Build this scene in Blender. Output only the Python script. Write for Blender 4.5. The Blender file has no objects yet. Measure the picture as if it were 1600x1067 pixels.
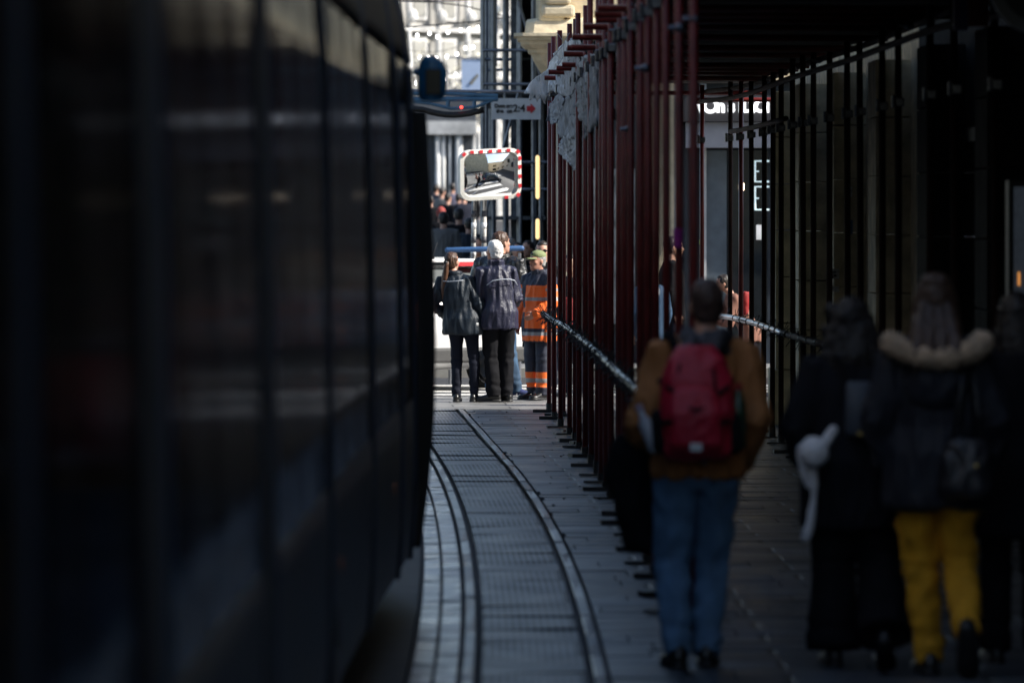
import bpy, bmesh, math, random
import numpy as np
from mathutils import Vector, Matrix, noise
R = math.radians
random.seed(7)
S = bpy.context.scene
COL = S.collection

# ------------------------------------------------------------------ camera, world, sun, exposure
F = 200 / 36 * 1600          # focal length in pixels of the 1600 px wide photograph
HC = 2.1
cd = bpy.data.cameras.new('camera'); cam = bpy.data.objects.new('camera', cd); COL.objects.link(cam)
cam.location = (0, 0, HC); cam.rotation_euler = (R(90), 0, 0)
cd.lens = 200; cd.sensor_width = 36; cd.shift_y = -200.5 / 1600
cd.clip_start = 0.1; cd.clip_end = 3000
cd.dof.use_dof = True; cd.dof.focus_distance = 57.5; cd.dof.aperture_fstop = 3.2
S.camera = cam
SUN_EL, SUN_AZ = 38, 12       # azimuth: from +X towards -Y
w = bpy.data.worlds.new('World'); S.world = w; w.use_nodes = True
nt = w.node_tree; bg = nt.nodes['Background']
sky = nt.nodes.new('ShaderNodeTexSky'); sky.sky_type = 'NISHITA'; sky.sun_disc = False
sky.sun_elevation = R(SUN_EL); sky.sun_rotation = R(90 + SUN_AZ)
nt.links.new(sky.outputs[0], bg.inputs[0]); bg.inputs[1].default_value = 0.115
sd = bpy.data.lights.new('sun', 'SUN'); sd.energy = 5.0; sd.angle = R(0.5); sd.color = (1, .95, .87)
sun = bpy.data.objects.new('sun', sd); COL.objects.link(sun)
dsun = Vector((math.cos(R(SUN_EL)) * math.cos(R(SUN_AZ)), -math.cos(R(SUN_EL)) * math.sin(R(SUN_AZ)), math.sin(R(SUN_EL))))
sun.rotation_euler = dsun.to_track_quat('Z', 'Y').to_euler(); sun.location = dsun * 120
S.view_settings.view_transform = 'Standard'; S.view_settings.look = 'None'
S.view_settings.exposure = 0.8; S.view_settings.gamma = 1
S.render.engine = 'CYCLES'; S.cycles.use_denoising = True
S.cycles.max_bounces = 8; S.cycles.caustics_reflective = False; S.cycles.sample_clamp_indirect = 4

# ------------------------------------------------------------------ helpers
def P(px, py, Y): return Vector(((px - 800) * Y / F, Y, HC - (py - 333) * Y / F))
def gz(Y): return 0 if Y < 76 else (Y - 76) * 0.0165

_m = {}
def mat(name, col, rough=.6, metal=0, var=.15, vs=6, bump=0, bs=30, st=(1, 1, 1), spec=.5, coat=0, emit=0, ecol=None, rv=0):
    if name in _m: return _m[name]
    m = bpy.data.materials.new(name); m.use_nodes = True; n = m.node_tree; L = n.links
    b = n.nodes['Principled BSDF']
    b.inputs['Roughness'].default_value = rough; b.inputs['Metallic'].default_value = metal
    b.inputs['Specular IOR Level'].default_value = spec; b.inputs['Coat Weight'].default_value = coat
    b.inputs['Coat Roughness'].default_value = .05
    tc = n.nodes.new('ShaderNodeTexCoord'); mp = n.nodes.new('ShaderNodeMapping'); mp.inputs['Scale'].default_value = st
    L.new(tc.outputs['Object'], mp.inputs[0])
    nz = n.nodes.new('ShaderNodeTexNoise'); nz.inputs['Scale'].default_value = vs; nz.inputs['Detail'].default_value = 5
    L.new(mp.outputs[0], nz.inputs['Vector'])
    cr = n.nodes.new('ShaderNodeValToRGB')
    cr.color_ramp.elements[0].position = .3; cr.color_ramp.elements[1].position = .7
    cr.color_ramp.elements[0].color = (*[c * (1 - var) for c in col], 1)
    cr.color_ramp.elements[1].color = (*[min(1, c * (1 + var)) for c in col], 1)
    L.new(nz.outputs[0], cr.inputs[0]); L.new(cr.outputs[0], b.inputs['Base Color'])
    if rv:
        mr = n.nodes.new('ShaderNodeMapRange'); mr.inputs['To Min'].default_value = max(.02, rough - rv); mr.inputs['To Max'].default_value = rough + rv
        L.new(nz.outputs[0], mr.inputs[0]); L.new(mr.outputs[0], b.inputs['Roughness'])
    if bump:
        n2 = n.nodes.new('ShaderNodeTexNoise'); n2.inputs['Scale'].default_value = bs; n2.inputs['Detail'].default_value = 4
        L.new(mp.outputs[0], n2.inputs['Vector'])
        bp = n.nodes.new('ShaderNodeBump'); bp.inputs['Strength'].default_value = bump; bp.inputs['Distance'].default_value = .02
        L.new(n2.outputs[0], bp.inputs['Height']); L.new(bp.outputs[0], b.inputs['Normal'])
    if emit:
        b.inputs['Emission Color'].default_value = (*(ecol or col), 1); b.inputs['Emission Strength'].default_value = emit
    _m[name] = m; return m

def slab_mat(name, c1, c2, mortar, bw, rh, ms, rough, bump=.4, rot=0, off=.5, ribs=0, spec=.5, dirt=.35):
    m = bpy.data.materials.new(name); m.use_nodes = True; n = m.node_tree; L = n.links
    b = n.nodes['Principled BSDF']; b.inputs['Specular IOR Level'].default_value = spec
    tc = n.nodes.new('ShaderNodeTexCoord'); mp = n.nodes.new('ShaderNodeMapping'); mp.inputs['Rotation'].default_value = (0, 0, rot)
    L.new(tc.outputs['UV'], mp.inputs[0])
    br = n.nodes.new('ShaderNodeTexBrick'); br.inputs['Scale'].default_value = 1; br.offset = off
    br.inputs['Brick Width'].default_value = bw; br.inputs['Row Height'].default_value = rh
    br.inputs['Mortar Size'].default_value = ms; br.inputs['Mortar Smooth'].default_value = .3
    br.inputs['Color1'].default_value = (*c1, 1); br.inputs['Color2'].default_value = (*c2, 1); br.inputs['Mortar'].default_value = (*mortar, 1)
    L.new(mp.outputs[0], br.inputs['Vector'])
    nz = n.nodes.new('ShaderNodeTexNoise'); nz.inputs['Scale'].default_value = 2.2; nz.inputs['Detail'].default_value = 8; nz.inputs['Roughness'].default_value = .7
    L.new(mp.outputs[0], nz.inputs['Vector'])
    mr = n.nodes.new('ShaderNodeMapRange'); mr.inputs['From Min'].default_value = .3; mr.inputs['From Max'].default_value = .7
    mr.inputs['To Min'].default_value = 1 - dirt; mr.inputs['To Max'].default_value = 1 + dirt
    L.new(nz.outputs[0], mr.inputs[0])
    mx = n.nodes.new('ShaderNodeMixRGB'); mx.blend_type = 'MULTIPLY'; mx.inputs[0].default_value = 1
    L.new(br.outputs['Color'], mx.inputs[1]); L.new(mr.outputs[0], mx.inputs[2]); L.new(mx.outputs[0], b.inputs['Base Color'])
    # roughness varies per slab and with wear
    bw2 = n.nodes.new('ShaderNodeRGBToBW'); L.new(br.outputs['Color'], bw2.inputs[0])
    rr = n.nodes.new('ShaderNodeMapRange'); rr.inputs['From Min'].default_value = .35; rr.inputs['From Max'].default_value = .65
    rr.inputs['To Min'].default_value = rough - .07; rr.inputs['To Max'].default_value = rough + .12
    L.new(nz.outputs[0], rr.inputs[0]); L.new(rr.outputs[0], b.inputs['Roughness'])
    bp = n.nodes.new('ShaderNodeBump'); bp.inputs['Strength'].default_value = bump; bp.inputs['Distance'].default_value = .01; bp.invert = True
    h = br.outputs['Fac']
    if ribs:
        wv = n.nodes.new('ShaderNodeTexChecker'); wv.inputs['Scale'].default_value = ribs
        wv.inputs['Color1'].default_value = (1, 1, 1, 1); wv.inputs['Color2'].default_value = (0, 0, 0, 1)
        L.new(mp.outputs[0], wv.inputs['Vector'])
        n3 = n.nodes.new('ShaderNodeTexNoise'); n3.inputs['Scale'].default_value = .9; L.new(mp.outputs[0], n3.inputs['Vector'])
        gt = n.nodes.new('ShaderNodeMapRange'); gt.inputs['From Min'].default_value = .40; gt.inputs['From Max'].default_value = .50; L.new(n3.outputs[0], gt.inputs[0])
        mm = n.nodes.new('ShaderNodeMath'); mm.operation = 'MULTIPLY'; L.new(wv.outputs['Fac'], mm.inputs[0]); L.new(gt.outputs[0], mm.inputs[1])
        m2 = n.nodes.new('ShaderNodeMath'); m2.operation = 'MULTIPLY'; m2.inputs[1].default_value = .5; L.new(mm.outputs[0], m2.inputs[0])
        ad = n.nodes.new('ShaderNodeMath'); ad.operation = 'ADD'; L.new(h, ad.inputs[0]); L.new(m2.outputs[0], ad.inputs[1]); h = ad.outputs[0]
        sx = n.nodes.new('ShaderNodeSeparateXYZ'); L.new(mp.outputs[0], sx.inputs[0])
        sn = n.nodes.new('ShaderNodeMath'); sn.operation = 'MULTIPLY'; sn.inputs[1].default_value = 2 * math.pi / .036; L.new(sx.outputs[0], sn.inputs[0])
        s1 = n.nodes.new('ShaderNodeMath'); s1.operation = 'SINE'; L.new(sn.outputs[0], s1.inputs[0])
        s3 = n.nodes.new('ShaderNodeMapRange'); s3.inputs['From Min'].default_value = -.3; s3.inputs['From Max'].default_value = .5; s3.inputs['To Min'].default_value = .08; s3.inputs['To Max'].default_value = 1.7; L.new(s1.outputs[0], s3.inputs[0])
        mq = n.nodes.new('ShaderNodeMixRGB'); mq.blend_type = 'MULTIPLY'; L.new(gt.outputs[0], mq.inputs[0]); L.new(mx.outputs[0], mq.inputs[1]); L.new(s3.outputs[0], mq.inputs[2]); L.new(mq.outputs[0], b.inputs['Base Color'])
    n4 = n.nodes.new('ShaderNodeTexNoise'); n4.inputs['Scale'].default_value = 45; L.new(mp.outputs[0], n4.inputs['Vector'])
    m3 = n.nodes.new('ShaderNodeMath'); m3.operation = 'MULTIPLY_ADD'; m3.inputs[1].default_value = .25; L.new(n4.outputs[0], m3.inputs[0]); L.new(h, m3.inputs[2])
    L.new(m3.outputs[0], bp.inputs['Height']); L.new(bp.outputs[0], b.inputs['Normal'])
    return m

class MB:
    def __init__(s): s.v = []; s.f = []; s.mi = []; s.k = 0
    def add(s, vs, fs):
        o = len(s.v); s.v += [tuple(v) for v in vs]; s.f += [[i + o for i in f] for f in fs]; s.mi += [s.k] * len(fs); return s
    def box(s, c, d, rz=0, M=None):
        c = Vector(c); x, y, z = d[0] / 2, d[1] / 2, d[2] / 2
        vs = [Vector((a, b, e)) for a in (-x, x) for b in (-y, y) for e in (-z, z)]
        m = M if M is not None else Matrix.Rotation(rz, 3, 'Z')
        return s.add([c + m @ v for v in vs], [(0, 1, 3, 2), (4, 6, 7, 5), (0, 4, 5, 1), (2, 3, 7, 6), (0, 2, 6, 4), (1, 5, 7, 3)])
    def bx(s, x0, x1, y0, y1, z0, z1): return s.box(((x0 + x1) / 2, (y0 + y1) / 2, (z0 + z1) / 2), (abs(x1 - x0), abs(y1 - y0), abs(z1 - z0)))
    def rings(s, rs, cap=True):
        n = len(rs[0]); vs = [v for r in rs for v in r]; fs = []
        for i in range(len(rs) - 1):
            for j in range(n):
                k = (j + 1) % n; fs.append((i * n + j, i * n + k, (i + 1) * n + k, (i + 1) * n + j))
        if cap: fs.append(tuple(range(n))[::-1]); fs.append(tuple((len(rs) - 1) * n + j for j in range(n)))
        return s.add(vs, fs)
    def tube(s, pts, r, n=10, ends=False):
        pts = [Vector(p) for p in pts]; rad = r if isinstance(r, (list, tuple)) else [r] * len(pts)
        rad = list(rad); rs = []; up = None
        if ends:
            d0 = (pts[0] - pts[1]).normalized(); d1 = (pts[-1] - pts[-2]).normalized(); a, b = rad[0], rad[-1]
            pre = [(pts[0] + d0 * a * math.sin(t), a * math.cos(t)) for t in (1.4, 1.0, .5)]
            post = [(pts[-1] + d1 * b * math.sin(t), b * math.cos(t)) for t in (.5, 1.0, 1.4)]
            pts = [p for p, _ in pre] + pts + [p for p, _ in post]; rad = [q for _, q in pre] + rad + [q for _, q in post]
        for i, p in enumerate(pts):
            t = (pts[min(i + 1, len(pts) - 1)] - pts[max(i - 1, 0)]).normalized()
            if up is None: up = Vector((0, 0, 1)) if abs(t.z) < .8 else Vector((0, 1, 0))
            a = t.cross(up).normalized(); b = a.cross(t).normalized(); up = b
            rs.append([p + (a * math.cos(q) + b * math.sin(q)) * rad[i] for q in [2 * math.pi * j / n for j in range(n)]])
        return s.rings(rs)
    def ell(s, c, r, nu=16, nv=10, M=None):
        rs = []
        for i in range(nv + 1):
            ph = -math.pi / 2 + math.pi * (i * .98 + .01 * nv) / nv
            ring = []
            for j in range(nu):
                t = 2 * math.pi * j / nu
                v = Vector((r[0] * math.cos(ph) * math.cos(t), r[1] * math.cos(ph) * math.sin(t), r[2] * math.sin(ph)))
                if M is not None: v = M @ v
                ring.append(Vector(c) + v)
            rs.append(ring)
        return s.rings(rs)
    def oval(s, lst, n=20, p=2.0):      # lst of (z, cx, cy, rx, ry)
        rs = []
        for z, cx, cy, rx, ry in lst:
            ring = []
            for j in range(n):
                t = 2 * math.pi * j / n; c, q = math.cos(t), math.sin(t)
                ring.append(Vector((cx + rx * math.copysign(abs(c) ** (2 / p), c), cy + ry * math.copysign(abs(q) ** (2 / p), q), z)))
            rs.append(ring)
        return s.rings(rs)
    def prism(s, pts, a, b):            # polygon pts (Vector) extruded from offset a to b (vectors)
        n = len(pts); a, b = Vector(a), Vector(b)
        vs = [Vector(p) + a for p in pts] + [Vector(p) + b for p in pts]
        return s.add(vs, [tuple(range(n)), tuple(range(n, 2 * n))[::-1]] + [(i, i + n, (i + 1) % n + n, (i + 1) % n) for i in range(n)])
    def mesh(s, name, fix=True):
        me = bpy.data.meshes.new(name); me.from_pydata(s.v, [], s.f); me.update()
        me.polygons.foreach_set('material_index', s.mi)
        if fix:
            bm = bmesh.new(); bm.from_mesh(me); bmesh.ops.recalc_face_normals(bm, faces=bm.faces); bm.to_mesh(me); bm.free()
        return me
    def build(s, name, m, parent=None, smooth=False, fix=True, bevel=0, **t):
        return link(name, s.mesh(name, fix), m, parent, smooth, bevel, **t)

def wm(o):
    M = o.matrix_basis.copy()
    while o.parent: o = o.parent; M = o.matrix_basis @ M
    return M
LOCAL = [False]
def link(name, me, m, parent=None, smooth=False, bevel=0, label=None, cat=None, group=None, kind=None, local=None):
    o = bpy.data.objects.new(name, me); COL.objects.link(o)
    for x in (m if isinstance(m, (list, tuple)) else [m]): me.materials.append(x)
    if smooth: me.shade_smooth()
    if parent:
        o.parent = parent
        if not (LOCAL[0] if local is None else local): me.transform(wm(parent).inverted())
    if bevel:
        b = o.modifiers.new('bevel', 'BEVEL'); b.width = bevel; b.segments = 2; b.limit_method = 'ANGLE'
    tag(o, label, cat, group, kind); return o
def tag(o, label=None, cat=None, group=None, kind=None):
    if label: o['label'] = label
    if cat: o['category'] = cat
    if group: o['group'] = group
    if kind: o['kind'] = kind
def thing(name, label, cat, loc=(0, 0, 0), rz=0, group=None):
    o = bpy.data.objects.new(name, None); COL.objects.link(o); o.empty_display_size = .1
    o.location = loc; o.rotation_euler = (0, 0, rz); tag(o, label, cat, group); return o
def copy_tree(o, parent=None):
    c = o.copy(); COL.objects.link(c)
    if parent: c.parent = parent
    for ch in [x for x in bpy.data.objects if x.parent == o]: copy_tree(ch, c)
    return c

def bake(mb, vox, sm=3, disp=None, matfn=None, name='m'):
    me = mb.mesh(name); o = bpy.data.objects.new('tmp', me); COL.objects.link(o)
    r = o.modifiers.new('r', 'REMESH'); r.mode = 'VOXEL'; r.voxel_size = vox
    if sm: q = o.modifiers.new('s', 'SMOOTH'); q.iterations = sm; q.factor = .5
    dg = bpy.context.evaluated_depsgraph_get(); dg.update()
    out = bpy.data.meshes.new_from_object(o.evaluated_get(dg)); out.name = name
    bpy.data.objects.remove(o); bpy.data.meshes.remove(me)
    if disp:
        n = len(out.vertices); co = np.empty(n * 3); no = np.empty(n * 3)
        out.vertices.foreach_get('co', co); out.vertices.foreach_get('normal', no)
        co = co.reshape(-1, 3); no = no.reshape(-1, 3)
        d = np.array([disp(Vector(p)) for p in co]); co += no * d[:, None]
        out.vertices.foreach_set('co', co.ravel()); out.update()
    if matfn:
        n = len(out.polygons); c = np.empty(n * 3); out.polygons.foreach_get('center', c); c = c.reshape(-1, 3)
        out.polygons.foreach_set('material_index', [matfn(p) for p in c])
    return out

def folds(A, fx, fz, seed=0):
    o = Vector((seed * 3.1, seed * 1.7, seed * 2.3))
    def f(p):
        q = Vector((p.x * fx, p.y * fx, p.z * fz)) + o
        a = noise.noise(q); b = noise.noise(q * 2.3)
        return A * (1 - 2.4 * abs(a)) + A * .45 * b
    return f

def text_mesh(txt, size, depth=.01, bold=.0):
    c = bpy.data.curves.new('t', 'FONT'); c.body = txt; c.size = size; c.extrude = depth; c.offset = bold; c.align_x = 'CENTER'; c.align_y = 'CENTER'
    o = bpy.data.objects.new('t', c); COL.objects.link(o)
    dg = bpy.context.evaluated_depsgraph_get(); dg.update()
    me = bpy.data.meshes.new_from_object(o.evaluated_get(dg)); bpy.data.objects.remove(o); bpy.data.curves.remove(c); return me

# ------------------------------------------------------------------ paths (all in metres, y = distance along the street)
def trk(Y):
    if Y < 25.4: return .35
    if Y < 50: return .35 - .00086 * (Y - 25.4) ** 2
    return .35 - .00086 * 24.6 ** 2 - .0395 * (Y - 50)
OUT = [(60, .391), (58, .43), (55.6, .475), (53.8, .545), (52.3, .58), (50.9, .60), (49, .63), (47.1, .657), (45.4, .68), (44.2, .696), (43.1, .713),
       (41.7, .727), (39.6, .748), (38.4, .76), (37, .774), (35.4, .796), (34, .811), (32.8, .826), (31.2, .85), (29.8, .878), (28.6, .913)]
INN = [(60, 2.0), (58.5, 2.24), (57.5, 2.31), (56, 2.36), (54.5, 2.41), (52.9, 2.42), (51.6, 2.44), (49.8, 2.46), (48.6, 2.49), (47.6, 2.52), (46, 2.567),
       (44.3, 2.616), (43.2, 2.65), (41, 2.67), (39.6, 2.69), (37, 2.72), (35.4, 2.76), (34.1, 2.9), (31.5, 2.98), (29, 3.05)]
def itp(L, Y):
    ys = [p[0] for p in L][::-1]; xs = [p[1] for p in L][::-1]; return float(np.interp(Y, ys, xs))
WALL = [(57.5, 2.74), (50, 2.88), (45, 3.0), (34, 3.3), (20, 3.6), (-30, 3.7)]
def xw(Y): return itp(WALL, Y)

# ------------------------------------------------------------------ ground
def slabs(name, m, xl, xr, y0, y1, z, row, wid, gap=.008, jit=.0025, seed=0):
    rn = random.Random(seed); mb = MB(); y = y0; uv = []; k = 0
    while y < y1:
        r_ = min(row * rn.uniform(.92, 1.08), y1 - y); a, b = xl(y), xr(y); x = a - (rn.random() * wid if b - a > wid * 1.5 else 0); y2 = y + r_ - gap
        while x < b:
            w_ = wid if b - a > wid * 1.5 else b - a
            xa, xb = max(a, x + gap / 2), min(b, x + w_ - (gap / 2 if b - a > wid * 1.5 else 0)); x += w_
            if xb - xa < .03: continue
            sh = xl(y2) - xl(y)
            zz = [z + rn.uniform(-jit, jit) * 1.0 for _ in range(4)]; t_ = rn.uniform(-jit, jit); zz = [zz[0], zz[1], zz[2] + t_, zz[3] + t_]
            q = [(xa, y), (xb, y), (xb + sh, y2), (xa + sh, y2)]
            mb.add([(p_[0], p_[1], h_) for p_, h_ in zip(q, zz)] + [(p_[0], p_[1], z - .03) for p_ in q], [(0, 1, 2, 3), (0, 4, 5, 1), (1, 5, 6, 2), (2, 6, 7, 3), (3, 7, 4, 0)])
            o_ = rn.uniform(0, 9) ; uv += [(p_[0] - trk(p_[1]), p_[1]) for p_ in q] * 2
        y += r_
    me = mb.mesh(name, False); l = me.uv_layers.new(name='UVMap')
    for lp in me.loops: l.data[lp.index].uv = uv[lp.vertex_index]
    return link(name, me, m, kind='structure')
def sheet(name, m, xl, xr, y0, y1, z, dy=.5, nx=1, thick=0, kind='structure', zf=None):
    ys = list(np.arange(y0, y1, dy)) + [y1]; vs = []; uv = []
    for y in ys:
        a, b = xl(y), xr(y)
        for i in range(nx + 1):
            x = a + (b - a) * i / nx; vs.append((x, y, z + (zf(y) if zf else 0))); uv.append((x - (trk(y) if y < 64 else 0), y))
    fs = []
    for j in range(len(ys) - 1):
        for i in range(nx):
            k = j * (nx + 1) + i; fs.append((k, k + 1, k + nx + 2, k + nx + 1))
    if thick:
        n0 = len(vs); vs += [(v[0], v[1], v[2] - thick) for v in vs]; uv += uv
        for j in range(len(ys) - 1):
            k = j * (nx + 1); fs.append((k, k + nx + 1, n0 + k + nx + 1, n0 + k)); k += nx; fs.append((k, n0 + k, n0 + k + nx + 1, k + nx + 1))
    me = bpy.data.meshes.new(name); me.from_pydata(vs, [], fs); me.update()
    l = me.uv_layers.new(name='UVMap')
    for lp in me.loops: l.data[lp.index].uv = uv[lp.vertex_index]
    return link(name, me, m, kind=kind)

m_asph = mat('asphalt', (.045, .045, .048), .75, var=.3, vs=3, bump=.5, bs=120, spec=.4)
m_dirt = mat('joint_dirt', (.012, .012, .013), .9, var=.4)
m_pave = slab_mat('stone_slabs', (.035, .042, .052), (.13, .145, .165), (.008, .008, .01), .9, .43, .022, .36, .6, spec=.5)
m_bed = slab_mat('ribbed_slabs', (.05, .056, .062), (.10, .11, .12), (.008, .008, .009), 3.0, .93, .03, .42, .7, ribs=26, spec=.5)
m_edge = slab_mat('kerb_stone', (.12, .13, .145), (.24, .25, .27), (.01, .01, .01), 3.0, 1.35, .035, .33, .5, spec=.5)
m_sett = slab_mat('sheen_setts', (.34, .34, .34), (.60, .58, .57), (.05, .05, .05), .9, .55, .03, .30, .6, spec=.6, dirt=.5)  # silvery sky sheen on the setts put into their pale colour
m_panel = slab_mat('crossing_paving', (.16, .16, .155), (.22, .215, .21), (.05, .05, .05), 1.2, .6, .012, .55, .4)

sheet('ground', m_asph, lambda y: -600, lambda y: 600, -300, 900, -.045, dy=10, nx=24, zf=lambda y: (y - 76) * .0165 if 76 < y < 260 else (3.0 if y >= 260 else 0))
slabs('track_bed', m_bed, lambda y: trk(y) - .50, lambda y: trk(y) - .012, -8, 61, 0, .93, 3, .026, .006, 1)
slabs('track_edge', m_edge, lambda y: trk(y) + .014, lambda y: trk(y) + .075, -8, 61, .006, 1.35, 3, .02, .004, 2)
slabs('track_edge', m_edge, lambda y: trk(y) - .585, lambda y: trk(y) - .527, -8, 61, .006, 1.35, 3, .02, .004, 3)
slabs('track_apron', m_sett, lambda y: trk(y) - .705, lambda y: trk(y) - .603, -8, 61, .0, .55, 3, .012, .004, 4)
slabs('track_apron', m_sett, lambda y: trk(y) - .815, lambda y: trk(y) - .718, -8, 61, .0, .55, 3, .012, .004, 5)
slabs('pavement', m_pave, lambda y: trk(y) + .10, lambda y: 4.3, -8, 61, 0, .43, .9, .009, .0028, 6)
sheet('pavement', m_asph, lambda y: 4.3, lambda y: 14, 57.6, 61, -.004, nx=2, thick=.03)
sheet('road', mat('shaded_asphalt', (.03, .03, .032), .6, var=.3, vs=3, bump=.5, bs=90, spec=.25), lambda y: -6.2, lambda y: trk(y) - .835, -30, 61, -.005, nx=4, thick=.03)  # road darkened: shade beside the tram put into the colour
sheet('crossing', m_panel, lambda y: -6, lambda y: 14, 61.03, 65.0, -.002, nx=4, thick=.03)
m_white = mat('road_paint', (.62, .61, .58), .6, var=.25, vs=14)
for i in range(5):
    y = 65.7 + i * 1.15
    mb = MB(); mb.bx(-3.5, 5.2, y, y + .5, -.045, -.037); mb.build('road_marking', m_white, kind='structure')
mb = MB(); mb.bx(-14, 14, 73.4, 73.8, -.05, .10); mb.build('kerb', mat('kerb_far', (.3, .29, .26), .6), kind='structure')
mb = MB(); mb.bx(-1.6, 14, 73.8, 76, -.05, .09); mb.build('pavement', mat('far_pavement', (.2, .2, .2), .6), kind='structure')

# ------------------------------------------------------------------ buildings
m_stone = mat('mottled_stone', (.62, .53, .36), .75, var=.35, vs=5, bump=.5, bs=25)  # warm stone with random lighter and darker patches
m_joint = mat('joint_shadow', (.03, .03, .03), .9)
m_glass = mat('dark_glass', (.015, .018, .02), .06, spec=.8, var=.2)
m_plast = mat('grey_plaster', (.38, .37, .35), .85, var=.2, vs=2, bump=.3)
m_black = mat('black_paint', (.012, .012, .013), .5)
m_wdark = mat('dark_wall_stone', (.022, .021, .02), .85, var=.5, vs=3, spec=.1)  # near-black tone for the lower wall and nearer pilasters
rb = thing('stone_building', 'mottled stone building behind the scaffold on the right, with pilasters of large blocks', 'building', (3.3, 50, 0))
mb = MB(); ys = [44, 45, 50, 57.5]
pl = [Vector((xw(y) + .12, y, 0)) for y in ys] + [Vector((14, 57.5, 0)), Vector((14, 44, 0))]
mb.prism(pl, (0, 0, -.05), (0, 0, 17)); mb.build('wall', m_stone, rb)
mb = MB(); pl = [Vector((xw(y) + .12, y, 0)) for y in (-30, 20, 34, 43.99)] + [Vector((14, 43.99, 0)), Vector((14, -30, 0))]
mb.prism(pl, (0, 0, 4.4), (0, 0, 17)); mb.build('wall', m_stone, rb); mb = MB(); mb.prism(pl, (0, 0, -.05), (0, 0, 4.39)); mb.build('dark_wall_base', m_wdark, rb)
pils = [56.9, 53.6, 49.3, 45.2, 41.2, 37.3, 33.4, 29.4, 25, 20, 15]
for i, y in enumerate(pils):
    x = xw(y); mb = MB(); z = 0
    while z < 3.3:
        h = .46 if z else .55
        mb.bx(x - .14 - (.03 if z == 0 else 0), x + .16, y - .55, y + .45, z + (.005 if z else 0), z + h - .005); z += h
    mb.build('pilaster', m_stone if i < 4 else m_wdark, rb, bevel=.006)
for a, b in zip(pils[5:], pils[4:-1]):
    y0, y1 = a + .62, b - .72; x = xw((a + b) / 2) + .1
    mb = MB(); mb.bx(x - .03, x + .05, y0, y1, .5, 2.7); fr = mb.build('shop_window', m_black, rb)
    mb = MB(); mb.bx(x - .05, x - .032, y0 + .1, y1 - .1, .6, 2.6); mb.build('pane', m_glass, fr)
for k in range(4):
    for j in range(14):
        y = 54 - j * 4.1; z = 5.5 + k * 3.2
        if y < 26: continue
        mb = MB(); mb.bx(xw(y) + .05, xw(y) + .14, y - .6, y + .6, z, z + 1.9); o = mb.build('window', mat('frame_cream', (.45, .42, .36), .6), rb)
        mb = MB(); mb.bx(xw(y) + .03, xw(y) + .048, y - .5, y + .5, z + .1, z + 1.8); mb.build('pane', m_glass, o)
mb = MB(); mb.bx(2.55, 3.1, 20, 57.3, 16.6, 17.0); mb.bx(2.7, 3.2, 20, 57.3, 4.4, 4.62); mb.build('cornice', m_stone, rb)
# far end street light grey notices pasted on the pilasters
m_paper = mat('paper', (.55, .56, .58), .8, var=.4, vs=40)
for (px, py, pw, ph, y, nm) in [(1304, 428, 14, 16, 49.3, 'small white paper notice with black squares pasted on a stone pilaster'), (1304, 452, 14, 9, 49.3, 'small smudged paper strip pasted under the white notice on the pilaster'),
                                (1329, 355, 7, 22, 45.2, 'narrow blue sticker on the stone pilaster above the curly haired woman'), (1328, 300, 7, 16, 45.2, 'narrow pale sticker above the blue one on the pilaster'), (1322, 155, 8, 35, 45.2, 'tall pale paper strip high on the stone pilaster')]:
    Y = y - .55 - .008; c = P(px, py, Y); mb = MB(); mb.box(c, (pw * Y / F, .006, ph * Y / F))
    mm = mat('blue_sticker', (.05, .14, .3), .6) if 'blue' in nm[:14] else m_paper
    o = mb.build('sticker', mm, label=nm, cat='sticker')
    if py == 428:
        mb = MB()
        for a, b, c2, d in [(-.6, .1, .25, .25), (0, .3, .5, .12), (.1, -.3, .4, .2), (-.5, -.55, .3, .15)]:
            mb.box(c + Vector((a * .04, -.005, b * .05)), (c2 * .06, .004, d * .08))
        mb.build('print', m_black, o)

# opposite side of the street (left, behind the tram)
lb = thing('plaster_building', 'tall grey plaster building standing behind the tram on the left side of the street', 'building', (-6.2, 40, 0))
mb = MB(); mb.bx(-14, -6.2, -30, 57, -.05, 12.5); mb.build('wall', m_plast, lb)
for k in range(3):
    for j in range(14):
        y = 54 - j * 4; z = .9 + k * 3.6
        mb = MB(); mb.bx(-6.22, -6.12, y - .7, y + .7, z, z + 2.1); o = mb.build('window', mat('frame_cream', (.45, .42, .36), .6), lb)
        mb = MB(); mb.bx(-6.115, -6.10, y - .58, y + .58, z + .12, z + 1.98); mb.build('pane', m_glass, o)

# corner building across the cross street
m_cream = mat('cream_render', (.66, .56, .38), .85, var=.12, vs=3, bump=.25, bs=14)
m_creamd = mat('cream_moulding', (.62, .53, .37), .8, var=.18, vs=6, bump=.3, bs=20)
m_fascia = mat('grey_fascia', (.30, .30, .33), .5, var=.08)
m_shop = mat('slate_shopfront', (.035, .045, .06), .4, var=.2)
cb = thing('corner_building', 'cream corner building across the cross street with moulded bracket, dark shop front and grey fascia', 'building', (2, 77, 0))
mb = MB(); mb.bx(.62, 9, 77, 97, 3.9, 12); mb.build('wall', m_cream, cb)
mb = MB(); mb.bx(.62, 9, 77.3, 97, 0, 3.9); mb.build('shop_front', m_shop, cb)
B = MB()
def yb(py): return HC - (py - 333) * 76 / F
prof = [(-40, 838, .38), (26, 838, .38), (29, 824, .52), (33, 822, .55), (50, 820, .6), (51, 803, .80), (56, 803, .80), (57, 808, .74), (62, 809, .72), (63, 813, .66), (68, 814, .64), (74, 820, .55), (75, 825, .48), (81, 826, .46), (82, 830, .4), (92, 834, .34), (104, 841, .22), (117, 850, .1)]
rs = []
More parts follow.
